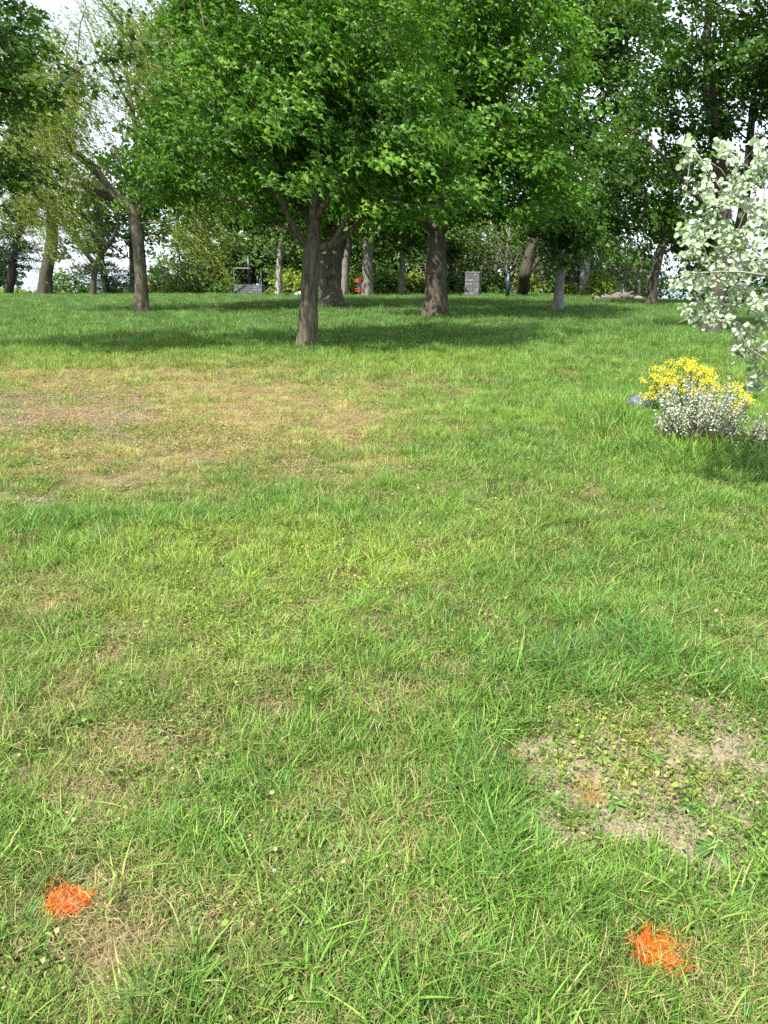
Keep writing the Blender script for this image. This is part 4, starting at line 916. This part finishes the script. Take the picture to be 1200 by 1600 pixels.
rr, chains = limbs(pos, par, rad, .0022, 2.4)
pr = empty('white_poplar', (pbx[0], pbx[1], 0), 'white poplar branches with silvery leaves hanging in from the right edge', 'tree')
obj('trunk', wood_mesh('trunk', pos, rr, chains, M['ptwig'], ridges=False, org=(pbx[0], pbx[1], 0)), pr)
tp = np.array([pos[i] for i in tips]); td = np.array([pos[i]-pos[par[i]] for i in tips]); td /= np.linalg.norm(td, axis=1)[:, None]+1e-9
K = 8; T = np.repeat(tp, K, 0); D = np.repeat(td, K, 0); m_ = len(T); P = T-D*(q.random(m_)**1.5*.10)[:, None]; lat = q.normal(0, 1, (m_, 3))
P = P+lat*.012; A = lat*.8+D*.5+np.array([.35,0,.1]); Nn = q.normal(0, .6, (m_, 3))+np.array([-.25,-.75,.35]); sz = .018+.021*q.random(m_)
tint = q.random(m_); px_, py_ = proj(P[:, 0], P[:, 1], P[:, 2]); inn = (px_ < 1200) & (py_ > 0)
order = np.argsort(np.where(inn, P[:, 1]-sz*8, 99)); big = order[:300]; rest = order[300:]
org = np.array([pbx[0], pbx[1], 0])
V, F, kk = leafgeo(P[rest], Nn[rest], A[rest], sz[rest], ROUND, .35, .25)
f = obj('foliage', mesh_np('foliage', V-org, F, [M['poplar']], {'tint': ('FLOAT', np.repeat(tint[rest], kk))}, smooth=True), pr); f['kind'] = 'stuff'
from mathutils import Matrix
lmesh = []
for i in range(5):
    V, F, kk = leafgeo(np.zeros((1, 3)), np.array([[0., 0, 1]]), np.array([[0, 1., 0]]), np.array([1.]), ROUND, .25+.1*i, .1+.12*i)
    lmesh.append(mesh_np('leaf', V, F, [M['poplar']], {'tint': ('FLOAT', np.full(len(V), .15+.17*i))}, smooth=True))
NN, AA, XX = frame(Nn[big], A[big])
for j, bi in enumerate(big):
    o = obj('leaf', lmesh[j % 5], pr); mm = np.eye(4); mm[:3, 0] = XX[j]*sz[bi]; mm[:3, 1] = AA[j]*sz[bi]; mm[:3, 2] = NN[j]*sz[bi]; mm[:3, 3] = P[bi]-org
    o.matrix_local = Matrix(mm.tolist())

# ------------------------------------------------------------------ silver shrub, yellow-flowered plant, stone
def stemplant(name, label, loc, n, hgt, rad, lm, seed, leafn, lsize, tmpl, lean=0, flower=None, sm=M['twig'], leaf_from=.35, nheads=0, lab2=None):
    q = np.random.default_rng(seed); root = empty(name, loc, label, 'plant'); mb = MB(); P, A, Fp = [], [], []
    for i in range(n):
        a = q.random()*6.283; rr_ = rad*math.sqrt(q.random()); h = hgt*(.45+.65*q.random())*(1-.2*(rr_/rad)**2)
        b0 = np.array([math.cos(a)*rr_*.45, math.sin(a)*rr_*.45, -.02]); top = np.array([math.cos(a)*rr_+lean*h, math.sin(a)*rr_, h]); md = (b0+top)/2+np.array([0, 0, .06*h])+q.normal(0, .02, 3)
        mb.tube([b0, md, top], [.0035, .003, .0018], 4, cap=False)
        for t in leaf_from+(1-leaf_from)*q.random(leafn): c = (1-t)**2*b0+2*t*(1-t)*md+t*t*top; P.append(c); A.append(q.normal(0, 1, 3)*np.array([1, 1, .5])+np.array([0, 0, .7]))
        Fp.append(top)
    mb.build('stem', sm, root); P = np.array(P); A = np.array(A)
    V, F, kk = leafgeo(P, A*.3+q.normal(0, .7, P.shape)+np.array([0, -.2, .6]), A, lsize*(.5+.8*q.random(len(P))), tmpl, .3, .3)
    f = obj('foliage', mesh_np('foliage', V, F, [lm], {'tint': ('FLOAT', np.repeat(q.random(len(P)), kk))}), root); f['kind'] = 'stuff'
    if flower:
        T = np.array(Fp); k_ = 40; T2 = np.repeat(T, k_, 0); off = q.normal(0, 1, (len(T2), 3))*np.array([.026, .026, .018]); off[:, 2] += .01
        V, F, kk = leafgeo(T2+off, q.normal(0, .5, off.shape)+np.array([0, -.4, 1]), q.normal(0, 1, off.shape), 0.0145*(.7+.6*q.random(len(T2))), OVAL, .1, .1)
        f = obj('flower_head', mesh_np('flower_head', V, F, [flower], {'tint': ('FLOAT', np.repeat(q.random(len(T2)), kk))}), root); f['kind'] = 'stuff'
    return root
g = gp(1062, 655); stemplant('spurge_plant', 'plant with dense bright yellow flower heads behind the silver shrub', (g[0], g[1], hz(g[0], g[1])), 95, .62, .40, M['spurge'], 101, 26, .045, SLIM, flower=M['yellow'], sm=M['spurge'], leaf_from=.15)
g = gp(1130, 672); stemplant('spurge_plant', 'smaller yellow-flowered plant between silver shrub and poplar leaves', (g[0], g[1], hz(g[0], g[1])), 34, .50, .26, M['spurge'], 102, 24, .045, SLIM, flower=M['yellow'], sm=M['spurge'], leaf_from=.15)
g = gp(1008, 650); stemplant('spurge_plant', 'sparse yellow flower stems at the left of the flower clump', (g[0]-.02, g[1], hz(g[0], g[1])), 7, .40, .16, M['spurge'], 103, 14, .04, SLIM, flower=M['yellow'], sm=M['spurge'], leaf_from=.15)
g = gp(1088, 700); stemplant('silver_shrub', 'silvery green shrub with brown woody stems before the yellow flowers', (g[0], g[1], hz(g[0], g[1])), 150, .66, .44, M['silver'], 104, 30, .026, OVAL, leaf_from=.5)
g = gp(1165, 705); stemplant('silver_shrub', 'thin pale shrub sprawling right of the dense silver shrub', (g[0], g[1], hz(g[0], g[1])), 70, .34, .36, M['silver'], 105, 20, .022, OVAL, leaf_from=.3)
g = gp(1003, 648); rock('dark_stone', 'dark blue-grey rounded stone at the left foot of the yellow flowers', (g[0], g[1], hz(g[0], g[1])+.08), (.19,.14,.14), M['darkrock'], 6)

# ------------------------------------------------------------------ weeds, painted grass
def rosette(loc, r, n, seed, label, cat='weed', m=M['weed'], name='broadleaf_weed', wd=.35):
    q = np.random.default_rng(seed); root = empty(name, (loc[0], loc[1], hz(loc[0], loc[1])), label, cat, 'broad-leaved weeds in the lawn')
    T = np.array([(0,0),(.07,.25),(.16,.55),(.17,.8),(0,1),(-.17,.8),(-.16,.55),(-.07,.25)])*np.array([wd/.35, 1]); F0 = [(0,1,7),(1,2,6),(1,6,7),(2,3,5),(2,5,6),(3,4,5)]
    for i in range(n):
        a = i*6.283/n+q.normal(0, .25); A = np.array([[math.cos(a), math.sin(a), .55+.3*q.random()]]); Nn = np.array([[-math.cos(a)*.6, -math.sin(a)*.6, 1.]])
        V, F, kk = leafgeo(np.array([[0, 0, .01]]), Nn, A, np.array([r*(.7+.5*q.random())]), (T, F0), .5, .55)
        obj('leaf', mesh_np('leaf', V, F, [m], {'tint': ('FLOAT', np.full(len(V), q.random()))}, smooth=True), root)
for i, (px, py, r_, n_, lb) in enumerate([
    (1110,1335,.055,9,'leafy green weed low in the bare patch near the right edge'), (960,1262,.05,8,'small leafy weed near the middle of the right bare patch'),
    (1080,1268,.04,7,'small weed right of centre in the right bare patch'), (1015,1190,.045,8,'weed just above the centre of the right bare patch'),
    (865,785,.09,7,'pale weed alone in the grass below the yellow flowers'), (740,810,.08,7,'pale weed left of the pale weed in the middle right lawn'),
    (60,1480,.04,5,'weed below the left orange paint mark'), (200,1560,.045,6,'weed near the bottom left corner of the lawn'),
    (500,1555,.04,6,'weed at the bottom edge left of centre'), (690,1220,.045,7,'weed left of the tall grass band in the middle'),
    (130,1130,.05,7,'weed in the yellowish lawn near the left edge'), (1140,1420,.045,6,'weed above and right of the right orange paint mark'),
    (350,1370,.04,6,'weed up and right of the left orange paint mark'), (820,1500,.04,6,'weed left of the right orange paint mark'), (575,885,.06,6,'broad dark weed in the lime green lawn')]):
    g = gp(px, py); rosette(g, r_, n_, 300+i, lb)
def paint(px, py, rx, ry, n, hh, seed, label):
    g = gp(px, py); q = np.random.default_rng(seed); e = gp(px+rx, py); f_ = gp(px, py-ry); ax, ay = abs(e[0]-g[0]), abs(f_[1]-g[1])
    V, F, a = blades(n, 1, hh, .0034, .8, 1.1, seed, 3, 0, 9); nv = len(V)//n
    root = V.reshape(n, nv, 3)[:, :2].mean(1); c2 = root*np.array([ax, ay, 1]); V = V.reshape(n, nv, 3)-root[:, None]*np.array([1, 1, 0])+c2[:, None]*np.array([1, 1, 0]); V = V.reshape(-1, 3)
    me = mesh_np('orange_paint_mark', V, F, [M['orange']], {'tint': ('FLOAT', a[:, 0])}); o = obj('orange_paint_mark', me); o.location = (g[0], g[1], hz(g[0], g[1])+.006)
    o.rotation_euler = (0, 0, 0); tag(o, label, 'paint mark', 'orange paint marks on the grass'); return o
paint(108, 1413, 28, 17, 1100, .018, 401, 'round patch of orange painted grass at the lower left')
paint(1024, 1492, 23, 20, 520, .030, 402, 'ragged tuft of orange painted grass at the lower right')
